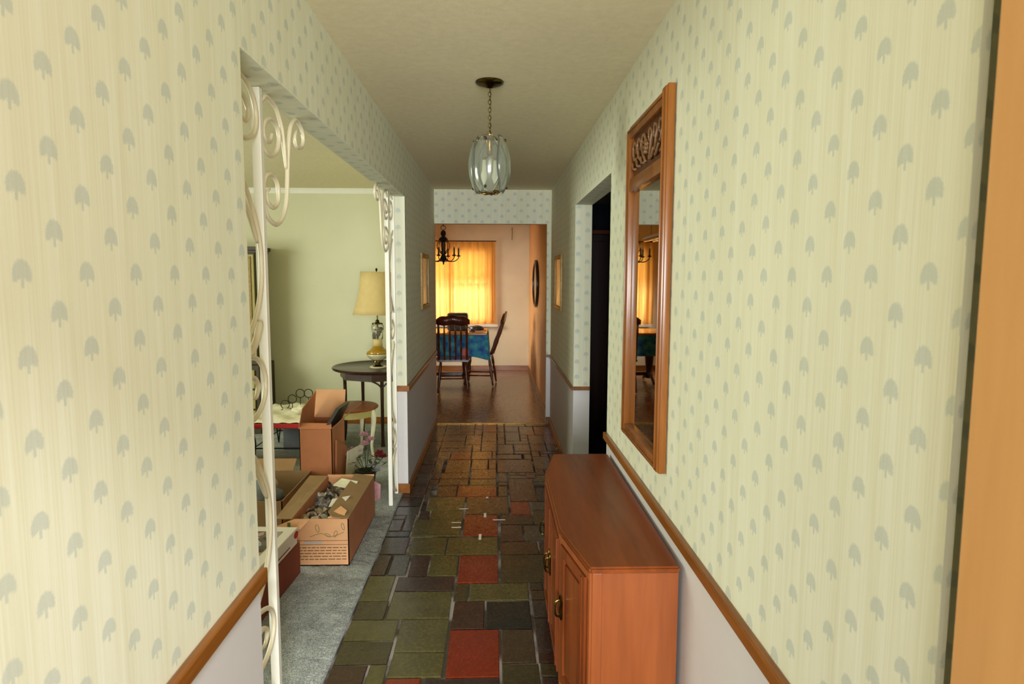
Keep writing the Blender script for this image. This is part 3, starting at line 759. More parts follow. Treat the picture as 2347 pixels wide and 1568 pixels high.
for k in range(6):
    a = 2 * PI * k / 6; tube(bm, spline([(0.048 * math.cos(a), 0.048 * math.sin(a), gz0 + .006), (0.03 * math.cos(a + .3), 0.03 * math.sin(a + .3), gz0 - .004), (0.006, 0, gz0)], 4), 0.004, 6)
obj('bottom_ring', bm, M['brass'], pd, 'all')

# ------------------------------------------------------------------ pictures in the hall
def picture(name, label, x, y0, y1, z0, z1, side):
    cy, cz = (y0 + y1) / 2, (z0 + z1) / 2; w2, h2 = (y1 - y0) / 2, (z1 - z0) / 2
    t = thing(name, label, 'picture', (x, cy, cz)); s = side
    bm = BM()
    def b(y0, y1, z0, z1, d0, d1, be=0.003):
        a, c = sorted((s * d0, s * d1)); box(bm, a, c, y0, y1, z0, z1, 0, be)
    b(-w2, -w2 + .035, -h2, h2, 0.001, .022); b(w2 - .035, w2, -h2, h2, 0.001, .022)
    b(-w2 + .035, w2 - .035, -h2, -h2 + .035, 0.001, .022); b(-w2 + .035, w2 - .035, h2 - .035, h2, 0.001, .022)
    obj('frame', bm, M['gold'], t, True)
    bm = BM(); b(-w2 + .03, w2 - .03, -h2 + .03, h2 - .03, 0.001, .010, 0); obj('print', bm, M['picture'], t)
picture('framed_picture', 'small gold-framed picture on the left wall near the dining room', XL, 5.37, 5.93, 1.275, 1.745, 1)
picture('framed_picture', 'small gold-framed picture on the right wall between the two openings', XR, 5.53, 6.12, 1.255, 1.745, -1)

# ------------------------------------------------------------------ living room furniture
# lamp table
tb = thing('lamp_table', 'round dark mahogany side table under the cream-shaded lamp', 'table', (-1.09, 6.04, 0))
bm = BM(); lathe(bm, [(0.001, .680), (0.40, .680), (0.425, .690), (0.432, .703), (0.425, .712), (0.412, .708), (0.40, .700), (0.001, .700)], seg=40); obj('tabletop', bm, M['darkwood'], tb, True)
bm = BM(); lathe(bm, [(0.355, .61), (0.365, .612), (0.365, .68), (0.30, .68)], seg=8); obj('apron', bm, M['darkwood'], tb, True)
for (x, y) in ((-1.405, 6.0), (-1.30, 6.30), (-1.015, 5.76), (-.79, 6.22)):
    bm = BM(); lx, ly = x + 1.09, y - 6.04
    tube(bm, spline([(lx, ly, .63), (lx * .99, ly * .99, .40), (lx * 1.0, ly * 1.0, .12), (lx * 1.06, ly * 1.06, 0.008)], 5), [0.017, .017, .016, .016, .016, .015, .015, .015, .015, .014, .014, .014, .015, .016, .018, .02], 4); obj('leg', bm, M['darkwood'], tb)
    bm = BM()
    tg = Vector((-ly, lx, 0)).normalized()
    for s in (-1, 1):
        P = [Vector((lx, ly, .54)), Vector((lx, ly, .575)) + tg * s * .03, Vector((lx, ly, .60)) + tg * s * .07, Vector((lx, ly, .612)) + tg * s * .10]
        tube(bm, spline(P, 4), 0.008, 6)
    obj('bracket', bm, M['darkwood'], tb, 'all')
# lamp
lp = thing('table_lamp', 'table lamp with cream flared shade and amber glass base on the mahogany table', 'lamp', (-1.09, 6.0, .7))
bm = BM(); lathe(bm, [(0.078, 0.001), (0.080, .006), (0.074, .012), (0.03, .014)], seg=28); obj('base_plate', bm, M['pearl'], lp, True)
bm = BM(); lathe(bm, [(0.045, .012), (0.05, .018), (0.028, .028), (0.022, .042), (0.036, .05), (0.052, .056), (0.05, .066), (0.02, .07)], seg=24); obj('foot', bm, M['darkbrass'], lp, True)
bm = BM(); lathe(bm, [(0.045, .068), (0.075, .085), (0.103, .115), (0.108, .130)], seg=28); obj('lower_bowl', bm, M['pearl'], lp, 'all')
bm = BM(); lathe(bm, [(0.108, .130), (0.100, .152), (0.075, .172), (0.052, .190), (0.046, .205)], seg=28); obj('amber_bowl', bm, M['amber'], lp, 'all')
bm = BM(); lathe(bm, [(0.046, .205), (0.040, .24), (0.046, .27)], seg=24); obj('neck', bm, M['shade'], lp, 'all')
bm = BM(); lathe(bm, [(0.046, .270), (0.050, .272), (0.050, .33), (0.058, .36), (0.058, .39), (0.045, .415)], seg=24); obj('glass_font', bm, M['glass'], lp, 'all')
bm = BM()
for k in range(14):
    a = R.uniform(0, 2 * PI); rr = R.uniform(.005, .035); ball(bm, (rr * math.cos(a), rr * math.sin(a), R.uniform(.29, .37)), R.uniform(.008, .014), 6)
tube(bm, [(0, 0, .27), (0, 0, .41)], 0.006, 6)
obj('ornament', bm, M['mcarve'], lp, 'all')
bm = BM(); lathe(bm, [(0.052, .408), (0.050, .418), (0.02, .424), (0.015, .445), (0.006, .45), (0.005, .90), (0.012, .915), (0.001, .93)], seg=16); obj('collar', bm, M['darkbrass'], lp, True)
bm = BM()
NS = 32; prof = [(.222, .505), (.196, .57), (.175, .64), (.160, .72), (.150, .80), (.145, .895)]
rings = []
for r_, z in prof:
    ring = []
    for k in range(NS):
        a = 2 * PI * k / NS; sc_ = 1 + 0.018 * abs(math.sin(4 * a)); dz = -0.006 * abs(math.sin(4 * a)) if z in (.505, .895) else 0
        ring.append(bm.verts.new((r_ * sc_ * math.cos(a), r_ * sc_ * math.sin(a), z + dz)))
    rings.append(ring)
inr = [[bm.verts.new((v.co.x * .985, v.co.y * .985, v.co.z)) for v in r_] for r_ in rings]
for S in (rings, inr):
    for i in range(len(S) - 1):
        for k in range(NS): bm.faces.new((S[i][k], S[i][(k + 1) % NS], S[i + 1][(k + 1) % NS], S[i + 1][k]))
for i in (0, -1):
    for k in range(NS): bm.faces.new((rings[i][k], rings[i][(k + 1) % NS], inr[i][(k + 1) % NS], inr[i][k]))
obj('lamp_shade', bm, M['shade'], lp, 'all')
# stool
st = thing('round_stool', 'low round stool with brown top and cream cabriole legs before the mahogany table', 'stool', (-1.225, 5.44, 0))
bm = BM(); lathe(bm, [(0.001, .425), (0.215, .425), (0.228, .432), (0.230, .442), (0.222, .450), (0.001, .452)], seg=36); obj('seat', bm, M['cabdark'], st, True)
bm = BM(); lathe(bm, [(0.185, .365), (0.200, .368), (0.205, .425), (0.19, .425)], seg=36); obj('apron', bm, M['olivepaint'], st, True)
for k in range(4):
    a = -0.25 + k * PI / 2; c, s = math.cos(a), math.sin(a)
    bm = BM(); P = spline([(c * .185, s * .185, .42), (c * .205, s * .205, .36), (c * .20, s * .20, .26), (c * .185, s * .185, .13), (c * .195, s * .195, .04), (c * .215, s * .215, .012)], 4)
    n = len(P); tube(bm, P, [0.030 - 0.018 * min(1, i / (n * .6)) + (0.006 if i > n - 4 else 0) for i in range(n)], 8); obj('leg', bm, M['linen'], st, 'all')
# secretary
se = thing('painted_secretary', 'tall antique secretary with yellow painted front behind the near divider post', 'cabinet', (-2.7, 6.47, 0))
def sb(name, x0, x1, y0, y1, z0, z1, mat, p=se, bev=0.004):
    bm = BM(); box(bm, x0 + 2.7, x1 + 2.7, y0 - 6.47, y1 - 6.47, z0, z1, 0, bev); return obj(name, bm, mat, p)
sb('lower_case', -3.2, -2.29, 6.25, 6.69, 0.0, 0.68, M['darkedge']); sb('upper_case', -3.17, -2.335, 6.36, 6.69, 0.68, 1.80, M['darkedge'])
sb('cornice', -3.2, -2.29, 6.33, 6.69, 1.80, 1.835, M['darkedge']); sb('cornice', -3.18, -2.315, 6.345, 6.69, 1.775, 1.80, M['darkedge'])
for i in range(2):
    x0 = -3.16 + i * .42
    dr = sb('door', x0, x0 + .40, 6.345, 6.36, .72, 1.76, M['olivepaint'])
    bm = BM()
    for a in ((.03, .05, .04, 1.0), (.35, .37, .04, 1.0), (.03, .37, .02, .04), (.03, .37, 1.0, 1.02)):
        box(bm, x0 + a[0] + 2.7, x0 + a[1] + 2.7, 6.336 - 6.47, 6.345 - 6.47, .72 + a[2], .72 + a[3])
    obj('molding', bm, M['gold'], dr)
for k in range(3):
    dr = sb('drawer', -3.16, -2.33, 6.235, 6.25, .06 + k * .2, .24 + k * .2, M['olivepaint'])
    for x in (-2.95, -2.45):
        bm = BM(); tube(bm, spline([(x + 2.66, -.235, .15 + k * .2), (x + 2.67, -.255, .14 + k * .2), (x + 2.73, -.255, .14 + k * .2), (x + 2.74, -.235, .15 + k * .2)], 3), .004, 6)
        obj('handle', bm, M['brass'], dr)
# wire table with cloth
wt = thing('wire_table', 'low black wire-legged table with a white cloth top edged in red', 'table', (-1.75, 5.62, 0))
bm = BM()
for sx in (-1, 1):
    for sy in (-1, 1):
        for dx in (0, .035): tube(bm, [(sx * (.30 - dx), sy * .33, .33), (sx * (.28 - dx), sy * .31, .16), (sx * .26, sy * .30, .006)], 0.006, 6)
for z, k in ((.325, .30), (.11, .27)):
    tube(bm, [(-k, -.33 + (.3 - k), z), (k, -.33 + (.3 - k), z), (k, .33, z), (-k, .33, z)], 0.006, 6, True)
obj('wire_frame', bm, M['black'], wt, 'all')
bm = BM(); box(bm, -.335, .335, -.378, .36, .298, .336, 0, .004); obj('red_border', bm, M['red'], wt)
bm = BM(); gx = 22; gr = [[None] * (gx + 1) for _ in range(gx + 1)]
for i in range(gx + 1):
    for j in range(gx + 1):
        u, v = i / gx, j / gx
        z = .362 + .012 * math.sin(u * 17 + v * 5) * math.sin(v * 11) + .006 * R.random()
        e = min(u, 1 - u, v, 1 - v)
        if e < .04: z = .344 + .004 * math.sin(u * 40 + v * 40)
        gr[i][j] = bm.verts.new((-.325 + .65 * u, -.372 + .735 * v, z))
for i in range(gx):
    for j in range(gx): bm.faces.new((gr[i][j], gr[i + 1][j], gr[i + 1][j + 1], gr[i][j + 1]))
obj('cloth_top', bm, M['linen'], wt, 'all')
def crumple(name, label, cat, c, s, mat, seed, n=3, group=None):
    r = random.Random(seed); bm = BM(); bmesh.ops.create_icosphere(bm, subdivisions=n, radius=1.0)
    ph = [(r.uniform(2, 6), r.uniform(2, 6), r.uniform(2, 6), r.uniform(0, 6)) for _ in range(5)]
    for v in bm.verts:
        k = 1 + sum(.07 * math.sin(a * v.co.x + b * v.co.y + c_ * v.co.z + d_) for a, b, c_, d_ in ph) + r.uniform(-.05, .05)
        v.co = Vector((v.co.x * s[0] * k, v.co.y * s[1] * k, max(-.8, v.co.z * k) * s[2]))
    o = obj(name, bm, mat, None, 'all', label=label, cat=cat, group=group); o.location = c; return o
crumple('folded_doily', 'crumpled white doily lying front left of the black ring rack', 'cloth', (-1.66, 5.48, .405), (.075, .09, .035), M['linen'], 1)
crumple('folded_doily', 'crumpled white doily lying right of the black ring rack beside the tall carton', 'cloth', (-1.53, 5.56, .41), (.07, .09, .045), M['linen'], 2)
rk = thing('wire_ring_rack', 'black wire rack of five rings standing on the white-topped table', 'rack', (-1.72, 5.72, .36))
bm = BM()
RG = [(-.155, .035), (-.09, .085), (-.018, .135), (.055, .135), (.115, .09)]
base_pts = []
for (x, z) in RG:
    pts = [(x + .038 * math.cos(a), 0.0, z + .01 + .038 * math.sin(a)) for a in [2 * PI * i / 20 for i in range(20)]]
    tube(bm, pts, 0.004, 6, True)
    if z > .05: tube(bm, [(x, 0, z - .028), (x, 0.0, .006)], 0.0035, 6)
tube(bm, [(-.17, 0, .006), (.16, 0, .006)], 0.005, 6)
tube(bm, [(-.17, -.05, .006), (-.17, .05, .006)], 0.005, 6); tube(bm, [(.16, -.05, .006), (.16, .05, .006)], 0.005, 6)
obj('ring_frame', bm, M['black'], rk, 'all')
bm = BM(); box(bm, -.16, .10, -.10, .10, 0, .22, 0, .006); b0 = obj('storage_tin', bm, M['greycloth'], label='pale grey-blue tin standing under the wire-legged table', cat='tin'); b0.location = (-1.72, 5.75, .005)

# boxes ------------------------------------------------------------
ob = thing('open_carton', 'open long carton with green leaf print, nearest on the carpet', 'box', (-.92, 3.69, 0.006))
def cb_(name, x0, x1, y0, y1, z0, z1, mat, p, o=(-.92, 3.69), bev=0):
    bm = BM(); box(bm, x0 - o[0], x1 - o[0], y0 - o[1], y1 - o[1], z0, z1, 0, bev); return obj(name, bm, mat, p)
bx0, bx1, by0, by1, bz = -1.072, -.775, 3.32, 4.06, .257
fr = cb_('front_panel', bx0, bx1, by0, by0 + .005, 0, bz, M['card'], ob)
cb_('back_panel', bx0, bx1, by1 - .005, by1, 0, bz + .012, M['card'], ob)
cb_('side_panel', bx0, bx0 + .005, by0, by1, 0, bz, M['card2'], ob); cb_('side_panel', bx1 - .005, bx1, by0, by1, 0, bz, M['card2'], ob)
cb_('bottom_panel', bx0, bx1, by0, by1, 0, .005, M['card2'], ob)
bm = BM(); slab(bm, [(.145, -.37, bz), (.145, .37, bz), (.025, .37, bz + .014), (.02, -.30, bz + .012), (.06, -.37, bz + .010)], (0, 0, 1), .004); obj('flap', bm, M['card3'], ob)
bm = BM(); slab(bm, [(-.152, -.37, bz), (-.152, .37, bz), (-.265, .36, bz + .006), (-.245, -.36, bz - .004)], (0, 0, 1), .004); obj('flap', bm, M['card3'], ob)
bm = BM(); slab(bm, [(-.152, -.37, bz - .002), (-.06, -.37, bz - .003), (-.10, -.39, bz - .045), (-.225, -.40, bz - .075), (-.25, -.385, bz - .04)], (0, -1, .3), .004); obj('flap', bm, M['card'], ob)
bm = BM()
def leafp(cx, cz, l, wd, ang):
    pts = []
    for i in range(12):
        a = 2 * PI * i / 12; px, pz = wd * math.sin(a) * abs(math.cos(a / 2)) ** .3, l * math.cos(a)
        pts.append((cx + px * math.cos(ang) - pz * math.sin(ang), -.3705, cz + px * math.sin(ang) + pz * math.cos(ang)))
    tube(bm, pts, 0.0012, 4, True)
for a in ((-.02, .205, .022, .010, .2), (.075, .175, .018, .009, -.3), (.115, .215, .020, .008, .25), (.035, .168, .016, .007, 1.1)): leafp(*a)
tube(bm, spline([(-.06, -.3705, .16), (0, -.3705, .178), (.05, -.3705, .160), (.12, -.3705, .185)], 5), 0.0012, 4)
box(bm, -.17, -.155, -.392, -.389, bz - .055, bz - .01)
obj('leaf_print', bm, M['print_green'], fr, kind='stuff')
bm = BM()
for z in (.138, .116): box(bm, -.14, .144, -.3715, -.370, z, z + .0018)
for z in (.098, .082, .066, .050, .034):
    x = -.13
    while x < .12:
        l = R.uniform(.012, .04); box(bm, x, min(.13, x + l), -.3712, -.370, z, z + .004); x += l + .006
obj('small_print', bm, M['print_dark'], fr, kind='stuff')
bm = BM(); x = -.09
for l in (.02, .016, .018, .022): box(bm, x, x + l, -.3714, -.370, .122, .134, 0); x += l + .005
obj('logo_print', bm, M['print_blue'], fr)
bm = BM(); nx, ny = 16, 34; gr = []
for i in range(nx + 1):
    row = []
    for j in range(ny + 1):
        x, y = -.146 + .29 * i / nx, -.363 + .725 * j / ny
        z = .205 + R.uniform(-.022, .028) + .012 * math.sin(y * 17)
        row.append(bm.verts.new((x, y, z)))
    gr.append(row)
for i in range(nx):
    for j in range(ny): bm.faces.new((gr[i][j], gr[i + 1][j], gr[i + 1][j + 1], gr[i][j + 1]))
o_ = obj('wrapping_heap', bm, M['junk'], None, kind='stuff', label='tangle of wrapped odds and ends filling the leaf-print carton', cat='wrappings'); o_.location = (-.92, 3.69, .006)
def paper(label, pts, mat=None):
    bm = BM(); slab(bm, pts, (0, -.3, 1), .003); obj('paper_scrap', bm, mat or M['paperwhite'], None, label=label, cat='paper')
paper('white triangular paper scrap near the right flap of the leaf-print carton', [(-.925, 3.50, .262), (-.85, 3.52, .268), (-.835, 3.64, .278), (-.93, 3.60, .272)])
paper('peach cardboard scrap at the front edge of the leaf-print carton', [(-.885, 3.332, .26), (-.805, 3.332, .262), (-.80, 3.40, .278), (-.845, 3.45, .285), (-.87, 3.40, .275)], M['card'])
paper('cream folded paper lying at the back of the leaf-print carton', [(-.99, 3.86, .268), (-.86, 3.80, .262), (-.845, 3.90, .278), (-.96, 3.96, .28)], M['linen'])
# tall carton
tcx = thing('tall_carton', 'tall brown carton with raised flaps standing behind the leaf-print carton', 'box', (-1.215, 4.5, .006))
o2 = (-1.215, 4.5); tx0, tx1, ty0, ty1, tz = -1.325, -1.105, 4.31, 4.68, .51
cb_('front_panel', tx0, tx1, ty0, ty0 + .005, 0, tz, M['card2'], tcx, o2); cb_('back_panel', tx0, tx1, ty1 - .005, ty1, 0, tz, M['card2'], tcx, o2)
cb_('side_panel', tx0, tx0 + .005, ty0, ty1, 0, tz, M['card2'], tcx, o2); cb_('side_panel', tx1 - .005, tx1, ty0, ty1, 0, tz, M['card2'], tcx, o2)
cb_('bottom_panel', tx0, tx1, ty0, ty1, 0, .005, M['card2'], tcx, o2)
bm = BM(); slab(bm, [(-.11, .18, tz), (.11, .18, tz), (.115, .215, tz + .20), (-.105, .215, tz + .20)], (0, 1, 0), .004); obj('flap', bm, M['card'], tcx)
bm = BM(); slab(bm, [(-.11, -.19, tz), (-.11, .18, tz), (-.085, .16, tz + .20), (-.095, -.15, tz + .13)], (-1, 0, 0), .004); obj('flap', bm, M['card2'], tcx)
bm = BM(); slab(bm, [(.11, -.185, tz), (.11, .18, tz), (.24, .16, tz + .11), (.215, -.13, tz + .10)], (1, 0, -1), .004); obj('flap', bm, M['card3'], tcx)
bm = BM(); slab(bm, [(-.11, -.19, tz), (.11, -.19, tz), (.10, -.155, tz + .03), (-.11, -.155, tz + .035)], (0, -1, 0), .004); obj('flap', bm, M['card2'], tcx)
bm = BM(); slab(bm, [(.075, -.18, tz - .01), (.10, .10, tz - .01), (.165, .12, tz + .125), (.15, -.13, tz + .125)], (-1, 0, .3), .022)
o_ = obj('dark_book', bm, M['charcoal'], None, label='thin dark grey book leaning in the mouth of the tall brown carton', cat='book'); o_.location = (-1.215, 4.5, .006)
bm = BM(); slab(bm, [(.01, 0, 0.006), (.05, .22, 0.006), (.10, .26, .30), (.03, .03, .30)], (1, -.2, 0), .006)
o_ = obj('beige_board', bm, M['linen'], None, label='beige card sheet leaning at the right side of the tall brown carton', cat='board'); o_.location = (-1.085, 4.50, 0)
bm = BM(); slab(bm, [(0, 0, 0.006), (.0, .34, 0.006), (-.0, .34, .30), (-.0, .05, .42)], (1, 0, 0), .012)
o_ = obj('brown_board', bm, M['card2'], None, label='brown board standing against the right side of the tall carton', cat='board'); o_.location = (-1.10, 4.33, 0)
# white lid box on red-brown carton
bm = BM(); box(bm, -.28, .28, -.33, .33, 0, .165, 0, .003)
rc = obj('red_brown_carton', bm, M['reddish'], None, label='red-brown carton under the white flat box, behind the near divider', cat='box'); rc.location = (-1.31, 2.93, .006); rc.rotation_euler.z = -0.06
wb = thing('flat_white_box', 'flat white box with a red spot lying on the red-brown carton', 'box', (-1.305, 2.94, .172), -0.06)
bm = BM(); box(bm, -.27, .27, -.30, .30, 0, .045, 0, .003); obj('tray', bm, M['paperwhite'], wb)
bm = BM(); box(bm, -.276, .276, -.306, .306, .045, .085, 0, .004); ld = obj('lid', bm, M['paperwhite'], wb)
bm = BM(); box(bm, -.20, .22, -.24, .24, .085, .0862); obj('lid_art', bm, M['junk'], ld)
bm = BM(); lathe(bm, [(.001, 0), (.022, 0), (.022, .002), (.001, .002)], seg=20)
for v in bm.verts: v.co = Vector((.276 + v.co.z, .27 + v.co.x * 1.2, .058 + v.co.y * .8))
obj('red_spot', bm, M['red'], ld)
bm = BM(); box(bm, .2700, .2712, -.12, .20, .018, .024); obj('red_line', bm, M['reddish'], wb)
# carton at left with plastic
lc = thing('low_carton', 'low beige carton with crumpled grey bags left of the leaf-print carton', 'box', (-1.55, 4.0, .006))
o3 = (-1.55, 4.0)
for nm, a in (('front_panel', (-1.85, -1.25, 3.7, 3.705)), ('back_panel', (-1.85, -1.25, 4.3, 4.305)), ('side_panel', (-1.85, -1.845, 3.7, 4.3)), ('side_panel', (-1.255, -1.25, 3.7, 4.3))):
    cb_(nm, a[0], a[1], a[2], a[3], 0, .22, M['card3'], lc, o3)
bm = BM(); slab(bm, [(-.30, .30, .22), (.18, .30, .22), (.17, .42, .27), (-.28, .42, .27)], (0, 0, 1), .004); obj('flap', bm, M['card3'], lc)
crumple('plastic_bag', 'crumpled grey plastic bag in the front of the low beige carton', 'bag', (-1.48, 3.86, .20), (.17, .13, .08), M['greycloth'], 5)
crumple('plastic_bag', 'pale crumpled bag in the back of the low beige carton', 'bag', (-1.58, 4.12, .20), (.15, .13, .08), M['linen'], 6)
bm = BM(); box(bm, -.35, .35, -.25, .25, 0, .36, 0, .03); sc_ = obj('dark_suitcase', bm, M['darkwood'], None, True, label='dark brown suitcase on the carpet seen between wall edge and near divider post', cat='suitcase'); sc_.location = (-2.35, 4.95, .006)
# flowers
fl = thing('artificial_flowers', 'bunch of pink, red and white artificial flowers in a dark pot on the carpet', 'flowers', (-.95, 4.66, .006))
bm = BM(); lathe(bm, [(.05, 0), (.062, .01), (.075, .10), (.078, .115), (.068, .115), (.06, .10), (.001, .095)], seg=18); obj('pot', bm, M['charcoal'], fl, True)
r = random.Random(3); heads = []
bm = BM()
FH = [(-.01, .0, .37, 'pink'), (.03, .03, .33, 'pink'), (.0, -.03, .31, 'pink'), (-.10, .02, .25, 'pink'), (-.13, -.02, .22, 'pink'), (-.07, .05, .24, 'pink'), (.10, .0, .235, 'crimson'), (.075, .04, .20, 'crimson'), (.12, .03, .20, 'crimson'), (.055, -.04, .155, 'palepetal'), (.09, -.05, .12, 'palepetal')]
for x, y, z, c in FH: tube(bm, spline([(0, 0, .09), (x * .4, y * .4, z * .6), (x, y, z)], 4), .003, 5)
obj('stems', bm, M['green'], fl, 'all', kind='stuff')
for x, y, z, c in FH:
    bm = BM()
    for lay, (nn, rr, up) in enumerate(((6, .030, .008), (5, .020, .018), (3, .010, .024))):
        for k in range(nn):
            a = 2 * PI * k / nn + lay; ca, sa = math.cos(a), math.sin(a); cx_, cy_ = x + ca * rr, y + sa * rr
            q = [(x, y, z), (x + ca * rr - sa * .012, y + sa * rr + ca * .012, z + up), (x + ca * (rr + .012), y + sa * (rr + .012), z + up + .010), (x + ca * rr + sa * .012, y + sa * rr - ca * .012, z + up)]
            slab(bm, q, (0, 0, 1), .0015)
    obj('blossom', bm, M[c], fl)
bm = BM()
for k in range(26):
    a = r.uniform(0, 2 * PI); rr = r.uniform(.03, .13); z = r.uniform(.08, .28); ca, sa = math.cos(a), math.sin(a)
    p = Vector((ca * rr, sa * rr, z)); dd = Vector((ca, sa, r.uniform(-.5, .6))).normalized() * .05; sd = Vector((-sa, ca, 0)) * .014
    slab(bm, [p, p + dd * .5 + sd, p + dd, p + dd * .5 - sd], (0, 0, 1), .001)
obj('leaves', bm, M['green'], fl, kind='stuff')
bm = BM(); slab(bm, [(-.83, 4.32, .006), (-.80, 4.36, .006), (-.805, 4.42, .09), (-.845, 4.40, .12)], (1, 0, 0), .006)
obj('pale_card', bm, M['pink'], None, label='pale pink card standing behind the right corner of the leaf-print carton', cat='card')

# ------------------------------------------------------------------ dining room
def curtain(x0, x1, label, ph, yc):
    bm = BM(); n = 110; m = 26; zt, zb = 2.125, 0.788
    lo = []
    for i in range(n + 1):
        u = i / n; row = []
        for j in range(m + 1):
            v = j / m; z = zt + (zb - zt) * v
            fold = .034 * math.sin(u * 40 + ph + .5 * math.sin(v * 3)) + .008 * math.sin(u * 97 + ph * 2)
            if v < .06: z += 0.006 * math.sin(u * 60 + ph)
            row.append(bm.verts.new((x0 + (x1 - x0) * u, yc + fold * (.55 + .45 * v) * min(1, min(u, 1 - u) * 14 + .15), z)))
        lo.append(row)
    for i in range(n):
        for j in range(m): bm.faces.new((lo[i][j], lo[i + 1][j], lo[i + 1][j + 1], lo[i][j + 1]))
    return obj('curtain', bm, M['curtain'], None, 'all', label=label, cat='curtain', group='amber curtains at the dining window')
curtain(-1.47, -.712, 'amber curtain left of the gap, half hidden by the chandelier', 0.4, 10.550)
curtain(-.745, .015, 'wide amber curtain right of the gap above the table', 2.1, 10.575)
bm = BM(); tube(bm, [(-1.5, 10.555, 2.135), (.03, 10.555, 2.135)], 0.008, 8)
obj('curtain_rod', bm, M['darkbrass'], None, label='thin dark rod carrying the amber curtains', cat='curtain rod')
# table
dt = thing('dining_table', 'dining table with honey wood top before the amber curtains', 'table', (-.80, 9.42, 0))
bm = BM(); box(bm, -.70, .70, -.42, .45, .735, .765, 0, .008); obj('tabletop', bm, M['tablewood'], dt)
for x in (-.35, .38):
    bm = BM(); lathe(bm, [(.05, .06), (.07, .10), (.045, .16), (.06, .30), (.07, .42), (.045, .55), (.05, .68), (.09, .70), (.09, .735)], (x, 0), 16); obj('pedestal', bm, M['chairwood'], dt, True)
    for s in (-1, 1):
        bm = BM(); tube(bm, spline([(x, s * .04, .13), (x, s * .16, .10), (x, s * .28, .05), (x, s * .33, .02)], 4), .024, 8); obj('foot', bm, M['chairwood'], dt, 'all')
bm = BM(); box(bm, -.33, .36, -.02, .02, .10, .15, 0, .005); obj('stretcher', bm, M['chairwood'], dt)
bm = BM(); nn = 60
def ring_pts(o, z, wav):
    P = []
    x0, x1, y0, y1 = -.705 - o, .705 + o, -.425 - o, .455 + o
    per = [(x0, y0), (x1, y0), (x1, y1), (x0, y1)]
    for e in range(4):
        a, b = per[e], per[(e + 1) % 4]
        for k in range(nn // 4 * (2 if e % 2 == 0 else 1)):
            t = k / (nn // 4 * (2 if e % 2 == 0 else 1)); x = a[0] + (b[0] - a[0]) * t; y = a[1] + (b[1] - a[1]) * t
            wv = wav * math.sin(len(P) * 1.1)
            nx_, ny_ = ((0, -1), (1, 0), (0, 1), (-1, 0))[e]
            dz = -.06 * (1 - min(1, min(t, 1 - t) * 6)) * (1 if wav > .005 else 0)
            P.append((x + nx_ * wv, y + ny_ * wv, max(z + dz * (z < .5), .475 if e == 1 and k > 2 else 0)))
    return P
RR = [ring_pts(.003, .735, 0), ring_pts(.010, .70, .003), ring_pts(.014, .58, .008), ring_pts(.018, .44, .013)]
RV = [[bm.verts.new(p) for p in r_] for r_ in RR]
for i in range(3):
    for k in range(len(RV[0])): bm.faces.new((RV[i][k], RV[i][(k + 1) % len(RV[0])], RV[i + 1][(k + 1) % len(RV[0])], RV[i + 1][k]))
o_ = obj('floral_tablecloth', bm, M['cloth'], None, 'all', label='blue floral cloth with pink blooms hanging round the dining table', cat='tablecloth'); o_.location = (-.80, 9.42, 0)
